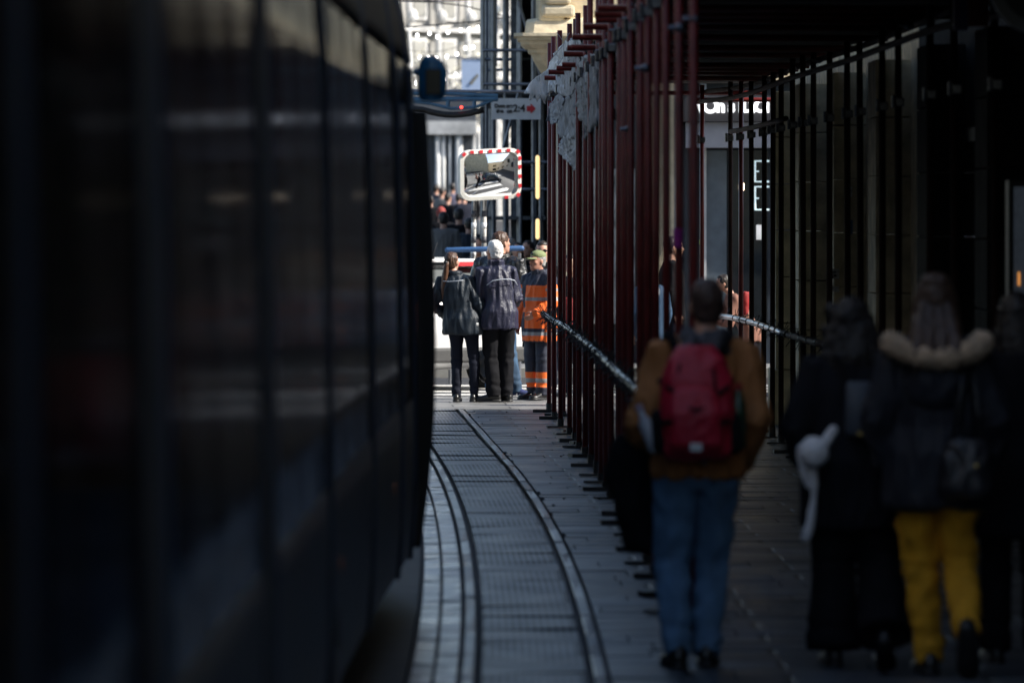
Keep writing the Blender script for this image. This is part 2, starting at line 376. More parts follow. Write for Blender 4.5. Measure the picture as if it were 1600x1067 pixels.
for py, px, dep in prof:
    x = (px - 800) * 76 / F; rs.append([Vector((x, 77.2, yb(py))), Vector((x, 77 - dep + .12, yb(py))), Vector((x + .12, 77 - dep, yb(py))), Vector((3.2, 77 - dep, yb(py))), Vector((3.2, 77.2, yb(py)))])
B.rings(rs); B.build('bracket', m_creamd, cb)
mb = MB(); x0 = (846 - 800) * 76 / F
mb.bx((842 - 800) * 76 / F, (882 - 800) * 76 / F, 76.45, 76.8, yb(33), yb(-60)); mb.build('pedestal', m_cream, cb, bevel=.04)
mb = MB(); mb.bx(x0 * 1.0, x0 + .45, 76.4, 76.62, yb(26), yb(6)); mb.bx(x0 + .05, x0 + .40, 76.38, 76.62, yb(6), yb(-60)); mb.build('scroll', m_creamd, cb, bevel=.05)
mb = MB(); mb.bx(2.35, 6, 76.7, 77.29, 2.98, 3.32); mb.build('fascia', m_fascia, cb)
mb = MB(); mb.bx(2.3, 6, 76.6, 77.29, 3.33, 3.68); mb.build('sign_backing', mat('sign_black', (.02, .02, .025), .5), cb)
for px in (1019, 1054, 1099):
    c = P(px, 300, 77); mb = MB(); mb.bx(c.x - .045, c.x + .045, 77.1, 77.29, 0, 3.85); mb.build('pillar', mat('pale_pillar', (.5, .5, .5), .6), cb)
for (a, b, m_) in [(1103, 1136, mat('slate_panel', (.10, .125, .15), .4)), (1138, 1200, m_glass)]:
    mb = MB(); mb.bx(P(a, 0, 77).x, P(b, 0, 77).x, 77.15, 77.29, .4, 2.95); mb.build('window', m_, cb)
mb = MB(); mb.bx(.9, 1.75, 77.18, 77.29, .5, 2.8); o = mb.build('window', m_black, cb)
mb = MB(); mb.bx(.98, 1.67, 77.14, 77.17, .6, 2.7); mb.build('pane', mat('lit_interior', (.3, .3, .3), .2, var=.6, vs=5), o)
mb = MB(); mb.bx(.62, .75, 77.05, 77.3, 0, 3.9); mb.bx(1.8, 2.2, 77.05, 77.29, 0, 3.9); mb.build('pier', m_creamd, cb)
# white letters of the shop sign, sitting on the fascia
sg = thing('shop_sign', 'glowing white shop lettering above the grey fascia of the corner shop', 'sign', (3.1, 76.5, 3.35))
m_glow = mat('sign_glow', (.9, .9, .95), .4, emit=.7, ecol=(1, 1, 1))
for ch, px, sc in [('V', 1094, 1), ('O', 1110, 1.1), ('n', 1126, 1), ('s', 1143, 1), ('I', 1157, 1), ('L', 1166, 1), ('V', 1178, 1), ('O', 1189, 1), ('I', 1199, 1)]:
    me = text_mesh(ch, .235 * sc, .02, .012); c = P(px, 167, 76.5)
    me.transform(Matrix.Translation(c) @ Matrix.Rotation(R(90), 4, 'X')); link('letter', me, m_glow, sg)
# neon frames and lamps in the shop window
m_neon = mat('neon', (.7, .85, .9), .4, emit=.3, ecol=(.75, .95, 1))
nf = thing('neon_sign', 'white neon outlines shaped like stacked E frames hanging in the dark shop window', 'sign', P(1190, 290, 76.9))
for y0, y1 in ((252, 284), (292, 328)):
    a, b = P(1180, y0, 76.9), P(1202, y1, 76.9)
    mb = MB(); mb.tube([(b.x, 76.9, a.z), (a.x, 76.9, a.z), (a.x, 76.9, b.z), (b.x, 76.9, b.z)], .014, 8); mb.tube([(a.x, 76.9, (a.z + b.z) / 2 + .0), (a.x + .05, 76.9, (a.z + b.z) / 2)], .01, 6); mb.build('neon_tube', m_neon, nf)
a = P(1186, 363, 76.9); mb = MB(); mb.box(a, (.075, .012, .2)); mb.build('notice', mat('lit_notice', (.7, .7, .7), .6, emit=.08, ecol=(1, 1, 1)), label='white upright notice glowing under the neon frames in the shop window', cat='notice')
a = P(1160, 292, 76.8)
wl = thing('wall_lamp', 'small warm lamp shining in the dark shop front', 'lamp', a)
mb = MB(); mb.ell(a, (.025, .025, .06)); mb.build('bulb', mat('warm_glow', (1, .7, .4), .4, emit=6, ecol=(1, .75, .5)), wl, smooth=True)
mb = MB(); mb.box(a + Vector((0, .1, .07)), (.03, .2, .02)); mb.build('arm', m_black, wl)

# ------------------------------------------------------------------ square behind: long white facade
m_wf = mat('white_facade', (.34, .33, .31), .8, var=.45, vs=.9, bump=.5, bs=2)
m_wf2 = mat('white_stone_trim', (.58, .57, .55), .6, var=.4, vs=1.5)
m_grg = mat('grey_glass', (.26, .26, .25), .15, var=.4, vs=1, spec=.8)
Z0 = gz(200); m_glint = mat('glint_metal', (.9, .85, .75), .3, metal=1, var=.05); m_bronze = mat('dark_bronze', (.12, .10, .07), .5, var=.4)
fb = thing('arcade_building', 'ornate white building closing the far side of the sunlit square, with columns, arches and balconies', 'building', (-3, 190, Z0), R(48))
LOCAL[0] = True
mb = MB(); mb.bx(-16, 16, 0, 10, -1, 9.2); mb.build('wall', m_wf, fb)
for i in range(22):
    x = -15.5 + i * 1.45; rnd = random.Random(i)
    mb = MB(); mb.tube([(x, -.35, -.5), (x, -.35, 3.6)], .13, 10); mb.tube([(x, -.3, 4.1), (x, -.3, 8)], .10, 10); mb.box((x, -.3, 3.7), (.5, .6, .3)); mb.ell((x, -.45, 4.5), (.2, .2, .35), 8, 6); mb.ell((x, -.45, 6.6), (.22, .2, .25), 8, 6)
    mb.build('column', m_wf2, fb, smooth=False)
    for gk in range(9): mb = MB(); mb.ell((x + rnd.uniform(.0, 1.4), -.5 - rnd.random() * .4, rnd.uniform(.8, 8.2)), (rnd.uniform(.08, .2), .12, rnd.uniform(.1, .25)), 7, 5); mb.build('ornament', m_wf2 if gk % 3 else [m_bronze, m_glint][gk % 2], fb)  # some glossy metal balls among these added for sun glints
    for z, h in ((0, 2.9), (4.3, 1.6), (6.5, 1.7)):
        mb = MB(); mb.bx(x + .32, x + 1.12, -.12, .0, z, z + h); o = mb.build('window', m_wf2, fb)
        mb = MB(); mb.bx(x + .42, x + 1.02, -.16, -.122, z + .1, z + h - .1); mb.build('pane', m_grg, o)
mb = MB(); mb.bx(-16, 16, -.8, 0, 3.85, 4.05)
for i in range(110): mb.tube([(-15.9 + i * .29, -.75, 4.05), (-15.9 + i * .29, -.75, 4.55)], .05, 6)
mb.bx(-16, 16, -.82, -.68, 4.55, 4.65); mb.build('balcony', m_wf2, fb)
mb = MB(); mb.bx(-16, 16, -.55, 0, 8.4, 8.8); mb.bx(-16, 16, -.35, 0, 6.1, 6.25); mb.build('cornice', m_wf2, fb)
LOCAL[0] = False
hb = thing('upper_building', 'pale taller building rising behind the white arcaded facade', 'building', (-4, 230, gz(230)))
mb = MB(); mb.bx(-14, 8, 230, 238, 2, 14); mb.build('wall', mat('pale_ochre', (.55, .5, .4), .85, var=.3, vs=.6), hb)
for i in range(9):
    for z in (8.2, 10.6):
        x = -12 + i * 2; mb = MB(); mb.bx(x, x + 1, 229.9, 230, z, z + 1.5); mb.build('window', m_grg, hb)
# sunny building on the left of the far street
db = thing('side_building', 'white building on the left beyond the crossing with tall dark windows between pale pillars', 'building', (-3.5, 150, gz(150)))
z0 = gz(150)
mb = MB(); mb.bx(-9, -.95, 150.4, 152, z0 - 1, z0 + 4.0); mb.build('wall', mat('dark_shopfront', (.06, .065, .075), .4), db)
for px, wd in ((684, 9), (693, 6), (703, 4), (717, 12), (741, 8), (749, 9)):
    c = P(px, 300, 150); mb = MB(); mb.tube([(c.x, 150.2, z0 - .3), (c.x, 150.2, z0 + 3.0)], wd * .0085, 12); mb.build('pillar', m_wf2, db, smooth=True)
mb = MB(); mb.bx(-9, -.95, 150.0, 150.4, z0 + 2.95, z0 + 3.3); mb.build('fascia', m_wf2, db)

# ------------------------------------------------------------------ background scaffold on the right of the far street
m_galv = mat('galvanised_tube', (.22, .23, .26), .4, metal=.7, var=.3)
fs_ = thing('far_scaffold', 'grey tubular scaffold tower beyond the crossing with board decks and railings', 'scaffold', (0, 88, 0))
rnd = random.Random(3)
for yy in (84, 86.5, 89, 92, 95.5):
    xs = [757, 770, 790, 812, 832, 848]
    for px in xs:
        x = (px + rnd.uniform(-4, 4) - 800) * yy / F
        mb = MB(); mb.tube([(x, yy, gz(yy)), (x, yy, 7.2)], .026, 8); mb.build('post', m_galv, fs_)
for z in (1.35, 2.45, 2.85, 4.0, 4.5, 6.2):
    for yy in (84, 89, 95.5):
        mb = MB(); mb.tube([((755 - 800) * yy / F, yy - .04, z), (.52, yy - .04, z)], .024, 8); mb.build('ledger', m_galv, fs_)
for z in (2.05, 3.9, 5.9):
    mb = MB(); mb.bx(-.44, .5, 84, 95.5, z - .05, z); mb.build('deck', mat('deck_steel', (.08, .085, .09), .6), fs_)
mb = MB(); mb.tube([(-.42, 83.95, 2.0), (.1, 83.95, 3.9)], .022, 8); mb.tube([(.45, 83.95, 4.0), (-.1, 83.95, 5.9)], .022, 8); mb.build('brace', m_galv, fs_)
mb = MB(); mb.bx(-.02, .1, 88, 95, 0, 12); mb.bx(.1, .62, 90, 97, 0, 12); mb.build('netting', mat('dark_netting', (.13, .14, .16), .9, var=.5, vs=8), fs_)
# grey pier standing left of the scaffold
gp = thing('rendered_pier', 'tall grey rendered pier rising beside the far scaffold', 'pier', (-.4, 97, 0))
mb = MB(); mb.bx(-.5, -.27, 97, 99, 0, 12); mb.build('pier', mat('grey_render', (.22, .22, .23), .8), gp)
mb = MB(); mb.bx(-.52, -.25, 96.9, 97, 4.6, 12); mb.build('panel', mat('pale_panel', (.4, .4, .42), .8), gp)

# sign board with arrow
sb = thing('direction_board', 'long grey board with black lettering 2:4 and a red arrow on the far scaffold', 'sign', P(806, 170, 83.5))
a, b = P(768, 154, 83.5), P(845, 187, 83.5)
mb = MB(); mb.bx(a.x, b.x, 83.5, 83.54, b.z, a.z); mb.build('board', mat('board_grey', (.7, .69, .7), .6, var=.1), sb)
def put_text(txt, px, py, Y, size, m_, par, nm='lettering', bold=.004):
    me = text_mesh(txt, size, .003, bold); me.transform(Matrix.Translation(P(px, py, Y)) @ Matrix.Rotation(R(90), 4, 'X')); return link(nm, me, m_, par)
put_text('2:4', 811, 170, 83.49, .15, m_black, sb, bold=.003)
put_text('ne', 796, 166, 83.49, .09, m_black, sb); put_text('oz', 796, 174, 83.49, .08, m_black, sb)
put_text('Dom', 781, 166, 83.49, .075, m_black, sb); put_text('dan', 781, 174, 83.49, .075, m_black, sb)
m_red = mat('red_paint', (.55, .02, .03), .5)
q = [P(x, y, 83.49) for x, y in ((823, 166), (829, 166), (829, 162), (837, 170), (829, 178), (829, 174), (823, 174))]
mb = MB(); mb.prism(q, (0, -.006, 0), (0, 0, 0)); mb.build('arrow', m_red, sb)
# two upright strip lamps
m_strip = mat('strip_glow', (1, .8, .45), .4, emit=.8, ecol=(1, .68, .30))
for (y0, y1, lab) in ((246, 308, 'tall warm yellow strip lamp upright beside the traffic mirror'), (345, 371, 'short warm yellow strip lamp above the crowd, under the tall one')):
    a, b = P(840, y0, 80), P(840, y1, 80); t = thing('strip_lamp', lab, 'lamp', b)
    mb = MB(); mb.tube([b, a], .028, 10, True); mb.build('tube', m_strip, t, smooth=True)
    mb = MB(); mb.bx(a.x - .035, a.x + .035, 80.035, 80.07, b.z - .03, a.z + .03); mb.build('housing', m_black, t)
eb = thing('end_building', 'pale building far along the cross street, seen only in the traffic mirror', 'building', (24, 70, 0))
mb = MB(); mb.bx(24, 32, 40, 110, -.05, 9); mb.build('wall', mat('pale_wall', (.5, .48, .45), .85, var=.1), eb)
for i in range(12):
    for z in (1, 4.5): mb = MB(); mb.bx(23.9, 24.05, 42 + i * 4, 43.6 + i * 4, z, z + 2); mb.build('window', m_glass, eb)
tt = thing('bare_tree', 'pale sunlit tree with dry leaves blurring in front of the white facade', 'tree', (-2.0, 150, gz(150)))
rn = random.Random(21); mb = MB(); zt = gz(150)
mb.tube([(-2.0, 153, zt), (-1.95, 153, zt + 1.6), (-2.0, 153, zt + 3.2)], [.12, .10, .07], 10); tips = []
for i in range(16):
    a = rn.uniform(0, 6.28); p0 = Vector((-1.98, 153, zt + rn.uniform(1.7, 3.2))); d_ = Vector((math.cos(a), math.sin(a), rn.uniform(.5, 1.3))) * rn.uniform(.7, 1.5)
    p1 = p0 + d_ * .5 + Vector((0, 0, .1)); p2 = p0 + d_ + Vector((0, 0, rn.uniform(.1, .5))); mb.tube([p0, p1, p2], [.04, .025, .01], 6); tips += [p1, p2]
    for j in range(4):
        q = p1.lerp(p2, rn.random()); e = q + Vector((rn.uniform(-.5, .5), rn.uniform(-.4, .4), rn.uniform(.1, .7))); mb.tube([q, e], [.012, .004], 5); tips.append(e)
mb.build('trunk', mat('pale_bark', (.35, .32, .28), .8), tt)
mb = MB()
for i in range(900):
    c = rn.choice(tips) + Vector([rn.gauss(0, .22) for _ in range(3)]); M = Matrix.Rotation(rn.uniform(0, 6.28), 3, 'Z') @ Matrix.Rotation(rn.uniform(0, 3.1), 3, 'X'); s_ = rn.uniform(.04, .09)
    mb.add([c + M @ Vector(v) * s_ for v in ((-1, 0, 0), (0, -.5, .1), (1, 0, 0), (0, .5, .1))], [(0, 1, 2, 3)])
mb.build('crown', mat('dry_leaf', (.62, .58, .46), .6, var=.4, vs=3), tt, fix=False)
m_bulb = mat('bulb_glow', (1, 1, 1), .4, emit=5, ecol=(1, .98, .95))  # glowing bulbs added to make white blur discs
for k, (x0, y0, x1, y1, sag, lab) in enumerate(((600, 28, 770, 22, 22, 'uppermost added string of white glow bulbs across the far street'), (600, 70, 765, 52, 20, 'middle added string of white glow bulbs across the far street'), (600, 108, 765, 84, 24, 'lowest added string of white glow bulbs across the far street'))):
    st_ = thing('glow_string', lab, 'added glow string', P(x0, y0, 135), group='added glow strings over the far street'); rn = random.Random(k + 40)
    pt = lambda f: P(x0 + (x1 - x0) * f, y0 + (y1 - y0) * f + sag * math.sin(math.pi * f), 135)
    mb = MB(); mb.tube([pt(i / 24) for i in range(25)], .008, 5); mb.build('cable', m_black, st_)
    for i in range(11):
        f = (i + .5 + rn.uniform(-.3, .3)) / 11
        if (x0 + (x1 - x0) * f) < 640: continue
        mb = MB(); mb.ell(pt(f) - Vector((0, 0, .08 + .1 * rn.random())), (.028, .028, .04), 8, 6); mb.build('bulb', m_bulb, st_, smooth=True)
# blue banner
a, b = P(721, 93, 130), P(752, 141, 130)
bn = thing('banner', 'pale blue square banner with a dark slash hanging above the far street', 'banner', b)
mb = MB(); mb.bx(a.x, b.x, 130, 130.03, b.z, a.z); mb.build('cloth', mat('pale_blue', (.42, .52, .70), .7, var=.06), bn)
q = [P(x, y, 129.99) for x, y in ((733, 131), (746, 115), (748, 119), (737, 133))]
mb = MB(); mb.prism(q, (0, -.01, 0), (0, 0, 0)); mb.build('print', mat('khaki_print', (.2, .19, .15), .8), bn)
mb = MB(); mb.tube([P(700, 90, 130), P(760, 92, 130)], .02, 6); mb.build('pole', m_galv, bn)
# blue truss with a sagging black band
m_bl = mat('blue_steel', (.06, .16, .27), .45, var=.2)
tr = thing('blue_truss', 'blue steel truss spanning the street above the crossing with a sagging black band below', 'truss', P(700, 150, 79))
mb = MB(); Y = 79
def PX(x, y): return P(x, y, Y)
mb.tube([PX(560, 146), PX(700, 146), PX(778, 150)], .028, 8); mb.tube([PX(560, 158), PX(690, 155), PX(778, 155)], .035, 8)
mb.tube([PX(560, 150), PX(672, 162), PX(705, 170), PX(742, 168), PX(778, 154)], .022, 8)
for x, y1, y2 in ((700, 156, 169), (741, 156, 168), (670, 157, 163)): mb.tube([PX(x, y1), PX(x, y2)], .03, 8)
mb.build('frame', m_bl, tr)
mb = MB(); mb.tube([PX(560, 165)] + [PX(660 + i * 12, 168 + 12 * math.sin(math.pi * (i + 1) / 10)) for i in range(9)], .045, 10); mb.build('band', m_black, tr, smooth=True)
mb = MB(); mb.tube([P(560, 141, 79), P(860, 144, 79)], .02, 8); mb.build('rail', m_galv, tr)
mb = MB(); mb.ell(P(721, 168, 78.94), (.02, .02, .02), 8, 6); mb.build('lamp', mat('red_glow', (1, .05, .03), .4, emit=3, ecol=(1, .05, .03)), tr)
# overhead wires
for pts, lab in (([(560, 0), (680, 4), (727, 10), (790, 26), (860, 40)], 'thin overhead wire sagging to the right near the top of the view'), ([(560, 48), (700, 38), (760, 32), (860, 18)], 'thin overhead wire rising to the right below the top one'), ([(560, 2), (650, 1), (700, 2), (860, -10)], 'thin overhead wire at the very top edge')):
    mb = MB(); mb.tube([P(x, y, 100) for x, y in pts], .012, 6); mb.build('overhead_wire', m_black, label=lab, cat='wire', group='overhead wires across the street')

# ------------------------------------------------------------------ traffic mirror
YM = 72
tm = thing('traffic_mirror', 'convex traffic mirror with red and white frame on two stickered poles', 'mirror', P(748, 333, YM).xy.to_3d())
MC = P(765, 272.5, YM); Wm, Hm = 47.5 * YM / F, 39.5 * YM / F
Mrot = Matrix.Rotation(R(24), 3, 'Z') @ Matrix.Rotation(R(6), 3, 'X') @ Matrix.Rotation(R(-3), 3, 'Y')
def rrect(hw, hh, r, n=8):
    o = []
    for cx, cz, a0 in ((hw - r, hh - r, 0), (-hw + r, hh - r, 90), (-hw + r, -hh + r, 180), (hw - r, -hh + r, 270)):
        for i in range(n + 1):
            a = R(a0 + 90 * i / n); o.append((cx + r * math.cos(a), cz + r * math.sin(a)))
    return o
def mloc(x, y, z): return MC + Mrot @ Vector((x / math.cos(R(24)), y, z))
RS = 1.05
vs = []; fs = []; NR = 16; out = rrect(Wm - .045, Hm - .045, .10)
for k in range(NR + 1):
    for x, z in out:
        x2, z2 = x * k / NR, z * k / NR; vs.append(mloc(x2, -.02 + (x2 * x2 + z2 * z2) / (2 * RS) - .06, z2))
n = len(out)
for k in range(NR):
    for j in range(n): fs.append((k * n + j, k * n + (j + 1) % n, (k + 1) * n + (j + 1) % n, (k + 1) * n + j))
me = bpy.data.meshes.new('mirror_glass'); me.from_pydata(vs, [], fs); me.update()
bm = bmesh.new(); bm.from_mesh(me); bmesh.ops.remove_doubles(bm, verts=bm.verts, dist=1e-5); bmesh.ops.recalc_face_normals(bm, faces=bm.faces); bm.to_mesh(me); bm.free()
link('mirror_glass', me, mat('mirror', (.86, .87, .88), .015, metal=1, var=.02), tm, smooth=True)
m_fr = mat('frame_white', (.75, .73, .66), .5, var=.1)
A_, B_ = rrect(Wm, Hm, .13), rrect(Wm - .045, Hm - .045, .10)
rs = [[mloc(x, .03, z) for x, z in A_], [mloc(x, -.04, z) for x, z in A_], [mloc(x, -.05, z) for x, z in B_], [mloc(x, .02, z) for x, z in B_]]
mb = MB(); mb.rings(rs, False); mb.build('frame', m_fr, tm)
mb = MB(); mb.prism([mloc(x, 0, z) for x, z in rrect(Wm - .02, Hm - .02, .12)], (0, .03, 0), (0, .05, 0)); mb.build('backplate', mat('back_grey', (.2, .2, .2), .6), tm)
L = [((-.28 + i * .14), 1, 0) for i in range(5)]
def chip(x, z, rot, w_=.045, h_=.032):
    mb = MB(); c, s_ = math.cos(rot), math.sin(rot)
    q = [mloc(x + c * a - s_ * b, -.054, z + s_ * a + c * b) for a, b in ((-w_, -h_), (w_, -h_), (w_, h_), (-w_, h_))]
    mb.prism(q, (0, -.004, 0), (0, .004, 0)); mb.build('red_band', m_red, tm)
for x in (-.24, -.125, -.01, .105, .22): chip(x, Hm - .022, 0, .024, .020)
for z in (.19, .08, -.04, -.16): chip(Wm - .022, z, math.pi / 2, .024, .020)
chip(-Wm + .045, Hm - .045, R(45), .024, .022); chip(Wm - .045, Hm - .045, R(-45), .024, .022); chip(Wm - .045, -Hm + .045, R(45), .024, .022); chip(.19, -Hm + .022, 0, .024, .020)
m_pole = mat('stickered_pole', (.30, .29, .27), .5, metal=.3, var=.8, vs=9, st=(3, 3, 1))
for px0, px1 in ((742, 737), (757, 755)):
    mb = MB(); mb.tube([(P(px1, 0, YM + .15).x, YM + .15, 0), (P(px0, 0, YM + .15).x, YM + .15, 2.75)], .032, 12); pp = mb.build('pole', m_pole, tm, smooth=True)
    for k, zz in enumerate((1.55, 1.72, 1.9, 2.05)):
        mb = MB(); x = P(px1, 0, YM + .15).x + (P(px0, 0, 72).x - P(px1, 0, 72).x) * zz / 2.75; mb.tube([(x, YM + .15, zz), (x, YM + .15, zz + .08)], .0335, 12)
        mb.build('sticker', [mat('sticker_white', (.7, .7, .7), .5, var=.3, vs=30), mat('sticker_dark', (.05, .05, .06), .5, var=.5, vs=30)][k % 2], pp, smooth=True)
mb = MB(); mb.tube([P(742, 290, YM + .1), P(757, 290, YM + .1)], .02, 8); mb.tube([P(742, 255, YM + .1), P(760, 255, YM + .1)], .02, 8); mb.build('bracket', m_galv, tm)

# blue barrier tube
bt = thing('barrier_rail', 'thick blue horizontal barrier tube behind the parked silver car', 'barrier', P(757, 392, 71.5).xy.to_3d())
mb = MB(); mb.tube([P(699, 391, 71.2), P(815, 388, 71.2)], .034, 14, True); mb.build('tube', mat('barrier_blue', (.035, .10, .24), .5, var=.15), bt, smooth=True)
for px in (703, 738, 812):
    mb = MB(); x = P(px, 0, 71.2).x; mb.tube([(x, 71.22, -.04), (x, 71.22, 1.6)], .02, 8); mb.build('post', m_galv, bt)

# ------------------------------------------------------------------ cars
def lerp(a, b, t): return a + (b - a) * t
def make_car(label, m_body, loc, rz, bar=True):
    t = thing('parked_car', label, 'car', loc, rz); LOCAL[0] = True
    # stations along length: x, zbot, zbelt, ztop, half_low, half_belt, half_top
    ST = [(-2.02, .48, .72, .80, .72, .74, .70), (-1.98, .36, .95, 1.02, .80, .80, .70), (-1.90, .30, .97, 1.20, .84, .84, .66), (-1.72, .26, .98, 1.50, .86, .86, .60), (-1.45, .24, .98, 1.57, .87, .87, .60),
          (-.9, .24, .97, 1.60, .88, .88, .61), (-.2, .24, .96, 1.59, .88, .88, .61), (.35, .24, .96, 1.54, .88, .88, .60), (.7, .24, .97, 1.36, .88, .87, .62), (1.08, .24, .98, 1.10, .87, .86, .70),
          (1.3, .25, .95, 1.00, .86, .84, .72), (1.75, .28, .86, .90, .84, .80, .68), (1.98, .34, .70, .76, .76, .74, .64), (2.06, .44, .58, .62, .66, .64, .6)]
    rs = []
    for x, zb, zs, zt, hl, hb2, ht in ST:
        half = [(hl * .82, zb), (hl * .98, zb + .08), (hl, lerp(zb, zs, .4)), (hl * 1.005, lerp(zb, zs, .75)), (hb2, zs), (lerp(hb2, ht, .5), lerp(zs, zt, .55)), (ht, zt - .045), (ht * .8, zt)]
        rs.append([Vector((x, -y, z)) for y, z in half] + [Vector((x, y, z)) for y, z in half[::-1]])
    mb = MB(); mb.rings(rs); mb.build('body', m_body, t, smooth=True)
    gl = mat('car_glass', (.03, .045, .045), .05, spec=.9, var=.1)
    def sta(x):
        for a, b in zip(ST[:-1], ST[1:]):
            if a[0] <= x <= b[0]:
                f = (x - a[0]) / (b[0] - a[0]); return [lerp(p, q, f) for p, q in zip(a, b)]
    def side(x0, x1, t0, t1, sg_, m_, nm, off=.012):
        n_ = 6; q = []
        for i in range(n_ + 1):
            x = lerp(x0, x1, i / n_); s_ = sta(x); z0_, z1_ = s_[2] + .03, s_[3] - .07
            def pt(f): return Vector((x, sg_ * (lerp(s_[5], s_[6], (lerp(z0_, z1_, f) - s_[2]) / (s_[3] - s_[2])) + off + .015 * math.sin(f * 3.1)), lerp(z0_, z1_, f)))
            q.append((pt(0), pt(.5), pt(1)))
        vs = [v for a in q for v in a]; fs = []
        for i in range(n_):
            for j in range(2): k = i * 3 + j; fs.append((k, k + 3, k + 4, k + 1))
        mb = MB(); mb.add(vs, fs); o = mb.build(nm, m_, t, smooth=True, fix=False); s2 = o.modifiers.new('s', 'SOLIDIFY'); s2.thickness = .012; s2.offset = 0; return o
    for sg_ in (-1, 1):
        side(-1.62, -.98, 0, 1, sg_, gl, 'window'); side(-.90, -.12, 0, 1, sg_, gl, 'window'); side(-.04, .80, 0, 1, sg_, gl, 'window')
        for x in (-1.28, 1.28):
            mb = MB(); mb.tube([(x, sg_ * .70, .31), (x, sg_ * .895, .31)], .31, 28); w_ = mb.build('wheel', mat('tyre', (.02, .02, .02), .85), t)
            mb = MB(); mb.tube([(x, sg_ * .89, .31), (x, sg_ * .905, .31)], .20, 20); mb.build('rim', mat('alloy', (.4, .4, .42), .35, metal=.8), w_)
        mb = MB(); mb.bx(-1.0, 1.0, sg_ * .87, sg_ * .90, .24, .33); mb.build('sill', mat('grey_plastic', (.05, .05, .05), .7), t)
        mb = MB(); mb.bx(.55, .75, sg_ * .9, sg_ * 1.06, .98, 1.11); mb.build('wing_mirror', m_body, t, bevel=.02)
        mb = MB(); mb.bx(-.62, -.42, sg_ * .885, sg_ * .91, .86, .885); mb.build('handle', m_body, t)
        mb = MB(); mb.bx(-2.0, -1.82, sg_ * .70, sg_ * .845, .8, 1.12); mb.build('tail_light', m_red, t, bevel=.02)
        mb = MB(); mb.bx(1.85, 2.0, sg_ * .52, sg_ * .76, .62, .76); mb.build('headlight', mat('lamp_glass', (.6, .6, .62), .1, var=.1), t, bevel=.02)
    mb = MB(); q = [(-1.90, -.60, 1.10), (-1.90, .60, 1.10), (-1.73, .54, 1.48), (-1.73, -.54, 1.48)]
    mb.prism([Vector(v) for v in q], (-.03, 0, 0), (0, 0, 0)); mb.build('rear_window', gl, t)
    q = [(1.07, -.68, 1.10), (1.07, .68, 1.10), (.42, .54, 1.52), (.42, -.54, 1.52)]
    mb = MB(); mb.prism([Vector(v) for v in q], (.02, 0, .03), (0, 0, .0)); mb.build('windscreen', gl, t)
    mb = MB(); mb.bx(-2.08, -1.9, -.78, .78, .34, .52); mb.build('bumper', mat('grey_plastic', (.05, .05, .05), .7), t, bevel=.03); mb = MB(); mb.bx(1.95, 2.1, -.7, .7, .34, .5); mb.build('bumper', mat('grey_plastic', (.05, .05, .05), .7), t, bevel=.03)
    if bar:
        mb = MB(); mb.bx(-1.86, -1.55, -.56, .56, 1.545, 1.585); sp = mb.build('spoiler', m_body, t, bevel=.01)
        mb = MB(); mb.bx(-1.87, -1.80, -.50, .12, 1.50, 1.545); mb.build('brake_light', m_red, sp)
        mb = MB(); mb.tube([(-1.2, 0, 1.58), (-1.32, 0, 1.78)], .006, 6); mb.ell((-1.2, 0, 1.59), (.05, .03, .02), 10, 6); mb.build('aerial', m_black, t)
    LOCAL[0] = False; return t
m_silver = mat('silver_paint', (.78, .78, .78), .3, metal=.1, var=.03, coat=.8)
# heading away to the left; the rear end sits behind the group
make_car('silver hatchback stopped behind the group, seen from its rear, with a high red brake light', m_silver, (-1.72, 70.2, -.04), R(128))
make_car('dark navy parked car at the kerb round the corner, seen in the traffic mirror', mat('navy_paint', (.012, .016, .03), .2, coat=1, var=.05), (5.4, 67.0, -.04), R(20), False)

make_car('pale blue car parked far down the street behind the person in the grey-brown coat', mat('pale_blue_paint', (.45, .55, .70), .35, coat=.6, var=.03), (-2.75, 118, gz(118)), R(4), False)

# ------------------------------------------------------------------ TRAM
TR = [(-12, -1.0), (-6, -.9), (0, -.80), (8, -.72), (11, -.69), (15.5, -.665), (18, -.65), (21.8, -.625), (24, -.60), (26, -.568), (28, -.532), (29.3, -.505), (30.2, -.50), (31, -.53), (31.8, -.62), (32.4, -.82), (32.8, -1.2)]
def xt(Y): return float(np.interp(Y, [p[0] for p in TR], [p[1] for p in TR]))
# section profile: (inward offset, z)
PROF = [(.10, .28), (.02, .34), (0, .6), (-.005, 1.12), (0, 1.16), (.012, 2.0), (.03, 2.72), (.045, 2.9), (.07, 3.08), (.11, 3.26), (.19, 3.44), (.36, 3.6), (.7, 3.7)]
m_tb = mat('tram_blue', (.035, .055, .09), .34, var=.2, vs=2, spec=.3)
m_tgl = bpy.data.materials.new('tinted_glass'); m_tgl.use_nodes = True      # dark tinted glass; reflections dimmed by a capped glossy colour
_n = m_tgl.node_tree; _n.nodes.remove(_n.nodes['Principled BSDF']); _o = _n.nodes['Material Output']
_d = _n.nodes.new('ShaderNodeBsdfDiffuse'); _d.inputs[0].default_value = (.011, .012, .013, 1)
_g = _n.nodes.new('ShaderNodeBsdfGlossy'); _g.inputs['Color'].default_value = (.30, .33, .38, 1); _g.inputs['Roughness'].default_value = .10
_f = _n.nodes.new('ShaderNodeFresnel'); _x = _n.nodes.new('ShaderNodeMixShader')
_t = _n.nodes.new('ShaderNodeTexCoord'); _z = _n.nodes.new('ShaderNodeTexNoise'); _z.inputs['Scale'].default_value = 3; _z.inputs['Detail'].default_value = 6
_p = _n.nodes.new('ShaderNodeMapping'); _p.inputs['Scale'].default_value = (1, .6, .25); _r = _n.nodes.new('ShaderNodeMapRange'); _r.inputs['To Min'].default_value = .04; _r.inputs['To Max'].default_value = .17
